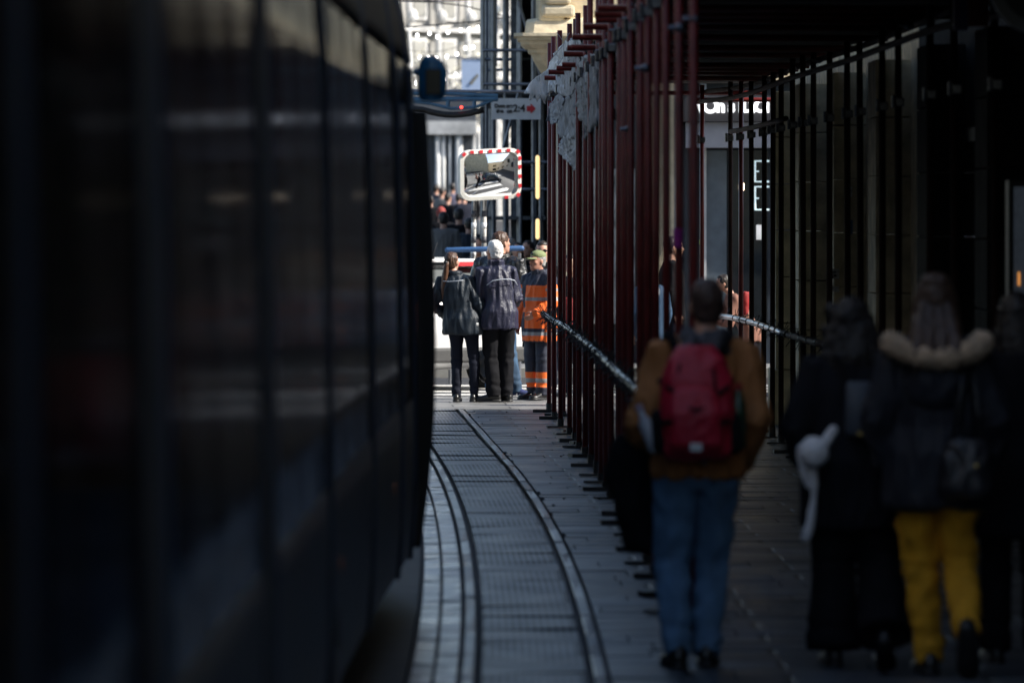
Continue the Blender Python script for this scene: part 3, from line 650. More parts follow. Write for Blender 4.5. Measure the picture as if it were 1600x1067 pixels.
_n.links.new(_t.outputs['Object'], _p.inputs[0]); _n.links.new(_p.outputs[0], _z.inputs['Vector']); _n.links.new(_z.outputs[0], _r.inputs[0]); _n.links.new(_r.outputs[0], _g.inputs['Roughness'])
_n.links.new(_f.outputs[0], _x.inputs[0]); _n.links.new(_d.outputs[0], _x.inputs[1]); _n.links.new(_g.outputs[0], _x.inputs[2]); _n.links.new(_x.outputs[0], _o.inputs['Surface'])
m_tgr = mat('tram_grey', (.08, .09, .11), .5, var=.15, spec=.25)
m_tbk = mat('rubber', (.008, .008, .009), .6)
m_tdb = mat('deep_blue_trim', (.01, .045, .12), .4, var=.1)
tram = thing('tram', 'long dark blue tram filling the left side, curving up to its open front door', 'tram', (-1.8, 10, 0))
def tstrip(y0, y1, i0, i1, off=0, dy=.4, zlo=None, zhi=None, wav=0, tilt=0):
    ys = list(np.arange(y0, y1, dy)) + [y1]; pr = PROF[i0:i1 + 1]
    if zlo is not None: pr = [(float(np.interp(z, [q[1] for q in PROF], [q[0] for q in PROF])), z) for z in np.linspace(zlo, zhi, 8)]
    vs = []
    for y in ys:
        x = xt(y)
        for o_, z in pr: vs.append((x - o_ + off + wav * math.sin(y * 5.1 + z * 2) + (tilt * (y - y0) if tilt > 0 else -tilt * (y1 - y)), y, z))
    k = len(pr); fs = [(j * k + i, (j + 1) * k + i, (j + 1) * k + i + 1, j * k + i + 1) for j in range(len(ys) - 1) for i in range(k - 1)]
    return vs, fs
# full body shell, closed both sides
ys = list(np.arange(-12, 31, .5)) + [31, 31.4, 31.8, 32.1, 32.4, 32.6, 32.8]; rs = []
for y in ys:
    x = xt(y) - .012; xc = float(np.interp(y, [-12, 20, 33], [-2.15, -1.80, -1.72])); 
    right = [Vector((x - o_, y, z)) for o_, z in PROF]
    left = [Vector((2 * xc - v.x, y, v.z)) for v in right[::-1]]
    rs.append(right + left)
mb = MB(); mb.rings(rs); mb.build('body', m_tgr, tram, smooth=True)
def tpart(nm, m_, y0, y1, i0=0, i1=1, off=.0, par=None, th=.014, **k):
    vs, fs = tstrip(y0, y1, i0, i1, off, **k); mb = MB(); mb.add(vs, fs); o = mb.build(nm, m_, par or tram, smooth=True, fix=False)
    s2 = o.modifiers.new('s', 'SOLIDIFY'); s2.thickness = th; s2.offset = 0; return o
cuts = [-12, -7, -2, 2.5, 6, 8.3, 10.75, 15.3, 19.6, 24.0, 27.3, 29.0, 31.2]
for a, b in zip(cuts[:-1], cuts[1:]):
    tpart('side_panel', m_tb, a + .05, b - .05, off=.002, zlo=.36, zhi=1.152)
    tpart('window', m_tgl, a + .06, b - .06, off=.004, zlo=1.16, zhi=2.86, wav=.0035, tilt=random.uniform(-.0012, .0012))
    tpart('roof_panel', m_tgr, a + .05, b - .05, off=.002, zlo=2.9, zhi=3.24)
for y, wd in ((6, .2), (8.3, .08), (11.05, .40), (15.5, .42), (19.6, .03), (24.1, .16), (27.4, .10), (29, .05)):
    p_ = tpart('pillar', m_tgr, y - wd, y, off=.013, zlo=.34, zhi=3.2, dy=.05)
    tpart('gasket', m_tdb, y + .002, y + .05 + wd * .3, off=.016, par=p_, zlo=.34, zhi=3.2, dy=.05)
for y in (20.7, 26.5, 13.0):
    mb = MB(); mb.tube([(xt(y) - .01, y, .82), (xt(y) + .015, y, .82)], .028, 12); mb.build('marker_light', mat('amber_lens', (.75, .22, .05), .3), tram)
for y in (20.3, 12.5):
    mb = MB(); mb.tube([(xt(y) - .03, y, .36), (xt(y) + .014, y, .36)], .34, 24); w_ = mb.build('wheel_arch', m_tbk, tram)
    mb = MB(); mb.tube([(xt(y) + .012, y, .33), (xt(y) + .018, y, .33)], .22, 20); mb.build('wheel', mat('steel_wheel', (.1, .1, .11), .4, metal=.8), w_)
# open door leaves standing proud of the side at the front
for (y, dx, w_) in ((29.7, -.035, .012), (30.5, .0, .024)):
    q = []; zs = np.linspace(.33, 2.64, 14)
    ce = [(dx + float(np.interp(z, (.33, .6, 1.0, 1.5, 2.0, 2.7), (-.515, -.475, -.442, -.434, -.452, -.49))), z) for z in zs]
    vs = [];
    for x, z in ce: vs += [(x - w_, y - .32, z), (x + w_, y - .32, z), (x + w_, y + .32, z), (x - w_, y + .32, z)]
    mb = MB(); mb.rings([[Vector(v) for v in vs[i * 4:i * 4 + 4]] for i in range(len(ce))]); d_ = mb.build('door', m_tgl, tram, bevel=.006)
    mb = MB(); mb.rings([[Vector((x - w_ - .006, y - .36, z)), Vector((x + w_ + .006, y - .36, z)), Vector((x + w_ + .006, y - .322, z)), Vector((x - w_ - .006, y - .322, z))] for x, z in ce]); mb.build('door_edge', m_tbk, d_)
# blue mirror on an arm
c = P(674, 123, 30.5); mb = MB(); mb.oval([(c.z + z, c.x - .0 + sh, c.y, rx, .05) for z, sh, rx in ((-.122, -.005, .038), (-.11, 0, .066), (-.05, .004, .080), (.04, .006, .082), (.09, .0, .066), (.122, -.012, .03))], 16, 2.6)
mi_ = mb.build('wing_mirror', mat('mirror_blue', (.02, .16, .32), .4, coat=.3, var=.05), tram, smooth=True)
mb = MB(); mb.box(c + Vector((.01, -.052, -.02)), (.085, .01, .14)); mb.build('mirror_glass', m_tgl, mi_, bevel=.02)
mb = MB(); mb.tube([c + Vector((-.05, 0, .03)), Vector((xt(30.5) - .02, 30.5, 2.86))], .022, 8); mb.build('mirror_arm', mat('mirror_blue', (.01, .06, .13), .3), mi_)
mb = MB(); mb.bx(-2.5, -1.5, 12, 20, 3.72, 3.95); mb.build('roof_unit', m_tgr, tram, bevel=.05)

# ------------------------------------------------------------------ SCAFFOLD TUNNEL
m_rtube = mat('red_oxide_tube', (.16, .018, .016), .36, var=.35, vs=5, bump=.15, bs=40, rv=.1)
m_dtube = mat('shaded_oxide_tube', (.035, .016, .013), .75, spec=.2, var=.4, vs=5)  # darker copy of the red tube, tunnel shade put into its colour
m_coup = mat('coupler_steel', (.16, .165, .18), .3, metal=.8, var=.4, vs=30)
m_deck = mat('deck_boards', (.035, .028, .022), .85, var=.4, vs=4, st=(1, 6, 1))
sc = thing('scaffold_tunnel', 'red oxide scaffold tunnel of close upright tubes over the pavement on the right', 'scaffold', (1.6, 45, 0))
TOP = 3.9
def post(x, y, top, m_, r=.0245):
    mb = MB(); lx, ly = random.uniform(-.012, .012), random.uniform(-.02, .02)
    mb.tube([(x, y, .02), (x + lx, y + ly, top)], r, 12); p_ = mb.build('post', m_, sc, smooth=True)
    mb = MB(); ra = random.uniform(-.35, .35); pw = random.uniform(.15, .27); mb.box((x - pw * .2, y, .012 + .004), (pw, random.uniform(.10, .16), random.choice((.016, .016, .03))), rz=ra); mb.tube([(x, y, .012), (x, y, random.uniform(.05, .13))], .032, 10); mb.build('base_plate', m_black, p_)
    mb = MB(); mb.tube([(x - .035, y - .03, top - .62), (x - .035, y - .03, top - .53)], .018, 8); mb.box((x, y, top - .58), (.075, .075, .06)); mb.build('coupler', m_coup, p_, bevel=.01)
for y, x in OUT: post(x, y, TOP - .02 * random.random(), m_rtube)
for y, x in OUT[9:14:2]: post(x + .14, y + .6, 3.45, m_rtube)
for y, x in OUT[1:7:2]: post(x + .10, y + .8, 3.45, m_rtube)
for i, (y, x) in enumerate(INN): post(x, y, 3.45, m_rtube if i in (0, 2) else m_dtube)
# transoms that stick out to the left
for i, (y, x) in enumerate(OUT):
    if i < 2: continue
    z = 3.44 + random.uniform(-.02, .03); l = random.uniform(.12, .20)
    mb = MB(); mb.tube([(x - .03 - l, y + .06, z), (xw(y) - .2, y + .06, z - .01)], .0245, 12); t_ = mb.build('transom', m_rtube, sc, smooth=True)
    mb = MB(); mb.box((x + .03, y + .04, z - .02), (.05, .05, .06)); mb.tube([(x - .02, y - .02, z - .03), (x + .08, y - .02, z - .01)], .009, 8); mb.ell((x + .01, y - .03, z + .02), (.014, .014, .014), 8, 6); mb.build('coupler', m_coup, t_, bevel=.01)
def ledger(L_, dx, z, y0, y1, m_, r=.0245, nm='ledger'):
    pts = [(itp(L_, y) + dx, y, z) for y in np.arange(y0, y1 + .01, 1.0)]
    mb = MB(); mb.tube(pts, r, 10); return mb.build(nm, m_, sc, smooth=True)
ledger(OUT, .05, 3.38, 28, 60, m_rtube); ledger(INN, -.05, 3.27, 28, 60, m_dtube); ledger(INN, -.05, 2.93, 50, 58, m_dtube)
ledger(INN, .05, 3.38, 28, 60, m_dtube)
mb = MB(); mb.tube([(1.9, 60.4, 3.30), (2.75, 60.4, 3.30)], .0245, 10); mb.tube([(.4, 60.3, 3.37), (2.7, 60.3, 3.37)], .0245, 10); mb.build('transom', m_rtube, sc)
# board deck
n_ = 0
for y in np.arange(26.5, 60.2, .42):
    x0, x1 = itp(OUT, y) + random.uniform(.0, .08), xw(y) - .16
    mb = MB(); mb.bx(x0, x1, y, y + .40, 3.475 + random.uniform(0, .008), 3.525); mb.build('deck_board', m_deck, sc)
# hand rails of bright steel with cable ties
m_bright = mat('bright_tube', (.45, .46, .50), .28, metal=1, var=.15, vs=12)
m_tie = mat('black_tie', (.01, .01, .01), .6)
def rail(L_, dx, y0, y1, z, m_, seed, dens):
    rn = random.Random(seed)
    hr = ledger(L_, dx, z, y0, y1, m_, .028, 'handrail')
    ys = np.arange(y0 + .2, y1, dens)
    for y in ys:
        y += rn.uniform(-.08, .08); x = itp(L_, y) + dx; mb = MB()
        w_ = rn.uniform(.04, .15); mb.tube([(x, y - w_ / 2, z), (x, y + w_ / 2, z)], .031 + rn.uniform(0, .006), 8)
        for k in range(9):
            a = rn.uniform(0, 6.28); l = rn.uniform(.05, .12); yy = y + rn.uniform(-.1, .1)
            mb.tube([(x, min(max(yy, y - w_ / 2), y + w_ / 2), z), (x + l * math.cos(a), yy + rn.uniform(-.04, .04), z + l * math.sin(a))], .0035, 5)
        mb.build('cable_tie', m_tie, hr)
rail(OUT, -.062, 29, 60, 1.04, m_bright, 1, .42)
rail(INN, -.06, 50, 60, 1.04, m_bright, 2, .9); rail(INN, -.06, 45.5, 49.9, 1.04, m_dtube, 3, .8)  # nearer run of the inner rail takes the shaded tube colour
for x_, y_, z_ in ((1062, 44, 29.5), (1008, 107, 33), (983, 202, 37), (1085, 30, 28.6), (1280, 95, 47), (1420, 40, 36)):
    c = P(x_, y_, z_); mb = MB(); mb.ell(c, (.03, .03, .025), 10, 6); mb.tube([c + Vector((-.06, 0, 0)), c + Vector((.02, 0, 0))], .012, 8); mb.build('coupler', m_coup, sc)
# coloured tape on posts
mb = MB(); mb.tube([(2.0, 60, HC - (382 - 333) * 60 / F), (2.0, 60, HC - (375 - 333) * 60 / F)], .0265, 12); mb.build('tape', mat('yellow_tape', (.7, .75, .08), .5), sc)
c = P(1071, 372, 29.7); mb = MB(); mb.tube([(itp(OUT, 29.8) - .01, 29.77, c.z - .05), (itp(OUT, 29.8) - .01, 29.77, c.z + .05)], .0262, 12); mb.build('tape', mat('purple_tape', (.4, .03, .3), .5), sc)

# torn tarp; lit, mid and shaded tones painted strip by strip
m_tarp = mat('grey_tarp', (.42, .44, .49), .7, var=.45, vs=7, bump=.12, bs=18)
m_tarp_lit = mat('lit_tarp', (.92, .92, .91), .7, var=.12, vs=10, bump=.3, bs=18)
tp = thing('torn_tarp', 'torn grey tarpaulin strips flapping from the outer scaffold tubes', 'tarp', P(890, 330, 54).xy.to_3d())
m_tarp_shade = mat('shaded_tarp', (.22, .24, .29), .7, var=.4, vs=7, bump=.12, bs=18)
pieces = [([(30, 490), (60, 440), (110, 390), (150, 350), (195, 270), (250, 215), (335, 185), (330, 240), (250, 330), (180, 430), (160, 500), (140, 545), (120, 500), (95, 530), (90, 490), (60, 525), (70, 485)], m_tarp_lit, 55.4, .05),
          ([(140, 425), (200, 340), (290, 185), (335, 200), (320, 300), (300, 380), (312, 420), (270, 515), (210, 485), (150, 470)], m_tarp, 54.2, .05),
          ([(135, 640), (160, 560), (215, 480), (245, 520), (205, 642)], m_tarp_shade, 55.0, .04),
          ([(195, 690), (230, 510), (300, 490), (306, 720), (235, 718)], m_tarp_shade, 53.8, .05),
          ([(205, 790), (235, 715), (306, 690), (303, 895), (280, 870)], m_tarp, 53.6, .05),
          ([(270, 600), (300, 470), (320, 410), (375, 340), (415, 330), (415, 640), (375, 690), (330, 735), (350, 650), (300, 600)], m_tarp_shade, 52.6, .07),
          ([(262, 430), (330, 300), (420, 270), (430, 300), (400, 420), (330, 450)], m_tarp, 52.2, .06)]
for k, (pg, m_, Y, amp) in enumerate(pieces):
    bm = bmesh.new(); vs = [bm.verts.new(P(810 + x * .3, y * .3, Y)) for x, y in pg]; bm.faces.new(vs)
    bmesh.ops.triangulate(bm, faces=bm.faces)
    for _ in range(4): bmesh.ops.subdivide_edges(bm, edges=bm.edges, cuts=1, use_grid_fill=True)
    for v in bm.verts:
        px = 800 + v.co.x * F / v.co.y; py = 333 + (HC - v.co.z) * F / v.co.y; yn = float(np.interp(px, [820, 858, 866, 876, 890, 905, 914, 924, 933, 940], [57.5, 57.5, 56.5, 54.5, 52.8, 50.2, 48.3, 46.4, 44.8, 43.6])) + k * .06
        v.co = P(px, py, yn); e_ = v.co * 7 + Vector((k * 3, 0, 0)); v.co.x += .03 * noise.noise(e_) + .003 * noise.noise(e_ * 3.1); v.co.z += .03 * noise.noise(e_ + Vector((5, 5, 5))) + .004 * noise.noise(e_ * 2.7)
    for v in bm.verts:
        p_ = v.co * 5 + Vector((k * 7, 0, 0)); q_ = Vector((v.co.x * 14, k * 3, v.co.z * 4))
        v.co.y += amp * (noise.noise(p_) + 1.8 * (1 - 2 * abs(noise.noise(q_))) + .15 * (1 - 2 * abs(noise.noise(p_ * 2.5)))); v.co.x += .012 * noise.noise(p_ * 3); v.co.z += .012 * noise.noise(p_ * 3 + Vector((9, 9, 9)))
    me = bpy.data.meshes.new('cloth_strip'); bm.to_mesh(me); bm.free()
    o = link('cloth_strip', me, m_, tp, smooth=True); s2 = o.modifiers.new('s', 'SOLIDIFY'); s2.thickness = .004
rn = random.Random(5)
for k in range(9):
    mb = MB(); a = P(810 + rn.uniform(180, 330) * .3, rn.uniform(170, 300) * .3, 53.5); mb.tube([a, a + Vector((rn.uniform(-.1, .1), 0, -.1)), a + Vector((rn.uniform(-.1, .1), 0, -rn.uniform(.2, .5)))], .004, 5); mb.build('string', mat('white_string', (.6, .6, .6), .7), tp)


# rubble crumbs on the paving
rn = random.Random(11)
for k in range(22):
    y = rn.uniform(40, 60); x = itp(OUT, y) - rn.uniform(-.1, .45); s_ = rn.uniform(.005, .013)
    mb = MB(); mb.ell((x, y, s_ * .5), (s_, s_ * .8, s_ * .6), 7, 5); mb.build('rubble_crumb', mat('crumb', (.2, .19, .18), .9), label='small crumb of rubble lying beside the scaffold base plates', cat='rubble', group='rubble crumbs on the paving', smooth=False)

# signs on the right wall (near, out of focus)
c = P(1625, -25, 30); rg = thing('round_sign', 'round dark sign with a pale rim hanging high at the right edge', 'sign', c)
rs = []
for a in range(33):
    t = 2 * math.pi * a / 32; d_ = Vector((math.cos(t), 0, math.sin(t))); rs.append([c + d_ * .27 + Vector((0, -.03, 0)), c + d_ * .27 + Vector((0, .03, 0)), c + d_ * .205 + Vector((0, .03, 0)), c + d_ * .205 + Vector((0, -.03, 0))])
mb = MB(); mb.rings(rs, False); mb.build('rim', mat('rim_grey', (.3, .3, .3), .5), rg)
mb = MB(); mb.tube([c + Vector((0, -.015, 0)), c + Vector((0, .015, 0))], .203, 32); mb.build('disc', m_black, rg)
mb = MB(); mb.tube([c + Vector((.27, 0, 0)), c + Vector((.6, 0, 0))], .015, 8); mb.build('arm', m_black, rg)
ps = thing('projecting_sign', 'small blue and red projecting sign under the deck at the upper right', 'sign', P(1518, 25, 33.2))
a, b = P(1490, -20, 33.2), P(1512, 48, 33.2)
mb = MB(); mb.bx(a.x, b.x, 33.2, 33.26, b.z, a.z); mb.build('panel', mat('sign_violet', (.10, .09, .2), .5), ps)
a, b = P(1512, -20, 33.2), P(1545, 42, 33.2); mb = MB(); mb.bx(a.x + .003, b.x, 33.2, 33.26, b.z, a.z); mb.build('panel', mat('sign_rust', (.25, .06, .04), .5), ps)
mb = MB(); mb.tube([P(1540, 20, 33.23), P(1660, 20, 33.23)], .012, 6); mb.build('arm', m_black, ps)
dc = thing('gleam_pane', 'narrow added pane with a faint glow for a window gleam at the right edge', 'glowing pane', P(1594, 560, 35).xy.to_3d())
a, b = P(1584, 292, 35), P(1606, 470, 35); mb = MB(); mb.bx(a.x - .03, b.x + .25, 35, 35.25, b.z - .04, a.z + .04); mb.build('gleam_backing', m_black, dc)
mb = MB(); mb.bx(a.x, b.x + .2, 34.985, 34.997, b.z, a.z); pn = mb.build('pane', mat('gleam_glass', (.07, .08, .10), .3, emit=.012, ecol=(.6, .75, 1), var=.8, vs=9), dc)  # added glowing pane standing in for a window reflection
mb = MB(); mb.tube([(a.x + .03, 34.975, b.z + .10), (a.x + .03, 34.975, b.z + .17)], .008, 8, True); mb.build('candle_lamp', mat('warm_gleam', (.8, .35, .12), .4, emit=.35, ecol=(1, .4, .1)), dc)

# ------------------------------------------------------------------ PEOPLE
m_skin = mat('skin', (.50, .27, .19), .55, var=.08, vs=20)
m_skin2 = mat('ruddy_skin', (.48, .24, .17), .55, var=.1, vs=20)
m_eye = mat('eye_dark', (.02, .015, .012), .2)
m_lip = mat('lips', (.32, .12, .10), .5)
V = Vector
BASE = dict(pel=(0, 0, .95), neck=(0, -.005, 1.47), head=(0, .025, 1.635),
            shL=(-.175, -.005, 1.415), shR=(.175, -.005, 1.415), elL=(-.235, -.035, 1.13), elR=(.235, -.035, 1.13), wrL=(-.245, .03, .89), wrR=(.245, .03, .89),
            hiL=(-.088, 0, .91), hiR=(.088, 0, .91), knL=(-.10, .025, .49), knR=(.10, .025, .49), anL=(-.105, -.02, .09), anR=(.105, -.02, .09))
def hand(mb, w_, d, n_, sgn, s, curl=.5, grip=False):
    """palm and five fingers; d along the forearm, n_ = palm normal, sgn side of the thumb"""
    d = d.normalized(); n_ = (n_ - d * n_.dot(d)).normalized(); sd_ = d.cross(n_).normalized() * sgn
    rs = []
    for t, wd, th in ((-.02, .024, .018), (.02, .034, .017), (.06, .041, .014), (.092, .040, .012)):
        c = w_ + d * t * s; rs.append([c + (sd_ * math.cos(q) * wd + n_ * math.sin(q) * th) * s for q in [2 * math.pi * j / 12 for j in range(12)]])
    mb.rings(rs)
    for k, ln in enumerate((.072, .08, .075, .058)):
        o = w_ + (d * .085 + sd_ * (.030 - .020 * k)) * s; a = .15 + curl * .5; p_ = [o - d * .02 * s, o]; dd = d.copy(); seg = (.45, .32, .25)
        for f in seg:
            dd = (math.cos(a) * d + math.sin(a) * n_); p_.append(p_[-1] + dd * ln * f * s); a += curl * (1.3 if grip else .7)
        mb.tube(p_, [.0098 * s, .0095 * s, .009 * s, .008 * s, .0072 * s], 8, True)
    o = w_ + (d * .02 + sd_ * .022) * s
    mb.tube([o, o + (d * .028 + sd_ * .026 + n_ * .012) * s, o + (d * .055 + sd_ * .034 + n_ * .028) * s, o + (d * .078 + sd_ * .028 + n_ * .040) * s], [.013 * s, .012 * s, .0105 * s, .009 * s], 8, True)

class Person:
    def __init__(s, label, x, y, rz=0, H=1.75, pose=None, z=None, vox=.010, group=None, skin=None, female=False, head=(0, 0, 0), lean=(0, 0), hands=None, wide=1.0):
        s.s = H / 1.75; s.vox = vox; s.H = H; s.fem = female; s.wide = wide
        s.root = thing('person', label, 'person', (x, y, gz(y) if z is None else z), R(rz), group)
        J = {k: V(v) for k, v in BASE.items()}
        for k, v in (pose or {}).items(): J[k] = V(v)
        for k in J: J[k] = J[k] * s.s
        s.lean = V((lean[0], lean[1], 0))
        for k in ('neck', 'head', 'shL', 'shR', 'elL', 'elR', 'wrL', 'wrR'):
            if k in ('neck', 'head', 'shL', 'shR') or not (pose and k in pose): J[k] = J[k] + s.lean * max(0, J[k].z - .95 * s.s)
        if female:
            for k in ('shL', 'shR'): J[k].x *= .9
        s.J = J; s.hr = (Matrix.Rotation(R(head[0]), 3, 'Z') @ Matrix.Rotation(R(-head[1]), 3, 'X') @ Matrix.Rotation(R(head[2]), 3, 'Y'))
        s.skin = skin or m_skin; s.hands = hands or {}
        s.body()
    def put(s, nm, me, m, par=None, **k): return link(nm, me, m, par or s.root, smooth=True, local=True, **k)
    def sh(s, z, cx=0, cy=0):       # leaning axis of the torso at height z
        p_ = s.lean * max(0, z - .95 * s.s); base = s.J['pel']; return V((cx + p_.x + base.x, cy + p_.y + base.y, z))
    def trunk(s, mb, lst, n=22):
        rs = []
        for z, rx, ry, oy in lst:
            z *= s.s; c = s.sh(z, 0, oy * s.s)
            rs.append([c + V((rx * s.s * s.wide * math.cos(t), ry * s.s * s.wide * math.sin(t), 0)) for t in [2 * math.pi * j / n for j in range(n)]])
        mb.rings(rs)
    def H_(s, v): return s.J['head'] + s.hr @ (V(v) * s.s)
    def body(s):
        J, k = s.J, s.s; mb = MB()
        s.trunk(mb, [(.84, .06, .06, 0), (.90, .15, .10, -.01), (.98, .165, .11, -.01), (1.10, .135, .095, 0), (1.22, .15, .105, .005), (1.34, .165, .105, 0), (1.41, .15, .085, -.005), (1.46, .09, .06, -.005), (1.49, .05, .05, -.003)])
        mb.tube([J['neck'] + V((0, 0, -.06 * k)), J['neck'] + V((0, .005, .02)), s.H_((0, -.02, -.06)), s.H_((0, -.02, 0))], [.062 * k, .056 * k, .054 * k, .05 * k], 14)
        rs = []
        for z, rx, ry, oy in ((-.118, .016, .018, .060), (-.112, .030, .034, .050), (-.098, .045, .055, .036), (-.075, .057, .074, .018), (-.045, .065, .086, .006), (-.01, .071, .093, 0), (.03, .075, .097, -.004), (.065, .071, .092, -.007), (.095, .055, .073, -.010), (.112, .034, .046, -.012), (.119, .012, .018, -.012)):
            rs.append([s.H_((rx * math.cos(t), oy + ry * math.sin(t), z)) for t in [2 * math.pi * j / 20 for j in range(20)]])
        mb.rings(rs)
        mb.tube([s.H_((0, .086, .022)), s.H_((0, .100, -.005)), s.H_((0, .112, -.024)), s.H_((0, .094, -.036))], [.009 * k, .011 * k, .014 * k, .012 * k], 8, True)   # nose
        mb.tube([s.H_((-.035, .086, .030)), s.H_((0, .092, .032)), s.H_((.035, .086, .030))], .008 * k, 6, True)      # brow
        mb.tube([s.H_((-.02, .088, -.062)), s.H_((0, .094, -.061)), s.H_((.02, .088, -.062))], .009 * k, 6, True)      # lips
        for e in (-1, 1):
            mb.ell(s.H_((e * .078, -.008, -.008)), (.010 * k, .018 * k, .031 * k), 10, 8, s.hr)
            mb.ell(s.H_((e * .045, .055, -.02)), (.022 * k, .03 * k, .022 * k), 10, 8, s.hr)
        for q in 'LR':
            e = -1 if q == 'L' else 1
            sh_, el, wr = J['sh' + q], J['el' + q], J['wr' + q]
            mb.tube([sh_ + V((-e * .05, 0, .0)), sh_, sh_.lerp(el, .4), el, el.lerp(wr, .35), wr], [.05 * k, .053 * k, .046 * k, .038 * k, .037 * k, .025 * k], 14, True)
            d = (wr - el); hs = s.hands.get(q, {}); d = V(hs['d']) if 'd' in hs else d
            n_ = V(hs.get('n', (-e, 0, 0))); hand(mb, wr, d, n_, hs.get('t', 1) * (1 if q == 'L' else -1) * (-1 if abs(n_.x) > .5 else 1), k, hs.get('curl', .5), hs.get('grip', False))
            hi, kn, an = J['hi' + q], J['kn' + q], J['an' + q]
            mb.tube([hi + V((0, 0, .04)), hi, hi.lerp(kn, .5), kn, kn.lerp(an, .3), an], [.075 * k, .082 * k, .066 * k, .05 * k, .05 * k, .034 * k], 14, True)
            f = s.foot(q); mb.tube([an, an + V((0, 0, -.03 * k)) + f * .03 * k, an + f * .14 * k + V((0, 0, -.055 * k))], [.035 * k, .036 * k, .028 * k], 10, True)
        s.put('body', bake(mb, s.vox if s.vox < .02 else s.vox * .8, 3), s.skin)
    feet = None
    def foot(s, q):
        return V((s.feet or {}).get(q, ((-.12 if q == 'L' else .12), .99, 0))).normalized()
    def face(s, glasses=False, mouth=True):
        k = s.s; hd = s.root
        for e in (-1, 1):
            if not glasses:
                mb = MB(); mb.ell(s.H_((e * .031, .087, .010)), (.013 * k, .007 * k, .006 * k), 10, 6, s.hr); s.put('eye', mb.mesh('eye'), m_eye)
                mb = MB(); mb.tube([s.H_((e * .016, .096, .030)), s.H_((e * .047, .087, .030))], .0045 * k, 6, True); s.put('eyebrow', mb.mesh('eyebrow'), mat('brow', (.06, .05, .045), .8))
        if glasses:
            mb = MB()
            for e in (-1, 1):
                mb.ell(s.H_((e * .033, .100, .010)), (.028 * k, .006 * k, .020 * k), 12, 6, s.hr); mb.tube([s.H_((e * .06, .092, .015)), s.H_((e * .08, .0, .012))], .003 * k, 5)
            mb.tube([s.H_((-.01, .104, .014)), s.H_((.01, .104, .014))], .003, 5); s.put('sunglasses', mb.mesh('g'), m_black)
        if mouth:
            mb = MB(); mb.ell(s.H_((0, .098, -.062)), (.024 * k, .005 * k, .006 * k), 10, 6, s.hr); s.put('mouth', mb.mesh('mouth'), m_lip)
    def hair(s, m, kind='short', vol=1.0, seed=1, par=None):
        k = s.s; mb = MB(); v = vol
        mb.ell(s.H_((0, -.017, .030)), (.082 * k * v, .097 * k * v, .098 * k * (1 + (v - 1) * .6)), 20, 14, s.hr)
        mb.ell(s.H_((0, -.045, -.02)), (.074 * k * v, .062 * k * v, .07 * k), 16, 10, s.hr)
        if kind == 'short': mb.ell(s.H_((0, .02, .085)), (.062 * k, .062 * k, .034 * k), 14, 8, s.hr)
        if kind == 'curly':
            rn = random.Random(seed)
            for i in range(60):
                a = rn.uniform(0, 2 * math.pi); b = rn.uniform(-.3, .05); r_ = rn.uniform(.07, .10) * v
                if math.sin(a) > .3: continue
                mb.ell(s.H_((r_ * math.cos(a) * (1 + .25 * (b < -.05)), r_ * math.sin(a) * .8 - .02, b * .9 + .01)), (rn.uniform(.02, .04),) * 3, 8, 6)
            mb.oval([(0, 0, 0, .01, .01)], 6) if 0 else None
            rs = []
            for z, rx, ry, oy in ((.05, .09, .08, -.03), (-.05, .125, .09, -.05), (-.14, .145, .095, -.07), (-.22, .14, .08, -.08), (-.28, .10, .05, -.08)):
                rs.append([s.H_((rx * v * math.cos(t), oy + ry * math.sin(t), z)) for t in [2 * math.pi * j / 16 for j in range(16)]])
            mb.rings(rs)
        if kind == 'long':
            rs = []
            for z, rx, ry, oy in ((.05, .085, .08, -.03), (-.05, .098, .075, -.05), (-.14, .11, .06, -.065), (-.22, .10, .045, -.07)):
                rs.append([s.H_((rx * v * math.cos(t), oy + ry * math.sin(t), z)) for t in [2 * math.pi * j / 16 for j in range(16)]])
            mb.rings(rs)
        A = .007 if kind == 'curly' else .0055
        def dsp(p_): return A * noise.noise(p_ * 34) + A * .9 * noise.noise(V((p_.x * 90, p_.y * 60, p_.z * 14))) + (.008 * noise.noise(p_ * 17) if kind == 'curly' else 0)
        return s.put('hair', bake(mb, min(s.vox, .008) if s.vox < .02 else s.vox * .7, 1, dsp), m)
    def trousers(s, m, ank=.058, kn=.075, th=.098, hem=.05, flare=0, seed=2, matfn=None, A=.007):
        J, k = s.J, s.s; mb = MB()
        s.trunk(mb, [(.80, .10, .09, 0), (.86, .165, .118, -.012), (.94, .178, .128, -.016), (1.02, .160, .112, -.006), (1.06, .15, .10, 0)])
        for q in 'LR':
            hi, kn_, an = J['hi' + q], J['kn' + q], J['an' + q]; end = an + (an - kn_).normalized() * (hem - .05) * k
            mb.tube([hi + V((0, 0, .02)), hi + V((0, 0, -.06 * k)), hi.lerp(kn_, .5), kn_, kn_.lerp(end, .5), end, end + (end - kn_).normalized() * .03 * k], [th * k, th * k, (th * .45 + kn * .55) * k, kn * k, (kn * .5 + (ank + flare) * .5) * k, (ank + flare) * k, (ank + flare) * k], 16)
        J2 = J
        def dsp(p_):
            a = folds(A, 10, 5, seed)(p_); z = p_.z / k
            a += .006 * math.sin(p_.z * 60 / k + 2 * noise.noise(p_ * 9)) * max(0, 1 - abs(z - .16) / .12); a += .004 * math.sin(p_.z * 75 + 5 * p_.x) * max(0, 1 - abs(z - .48) / .1); return a
        return s.put('trousers', bake(mb, s.vox, 2, dsp, matfn), m)
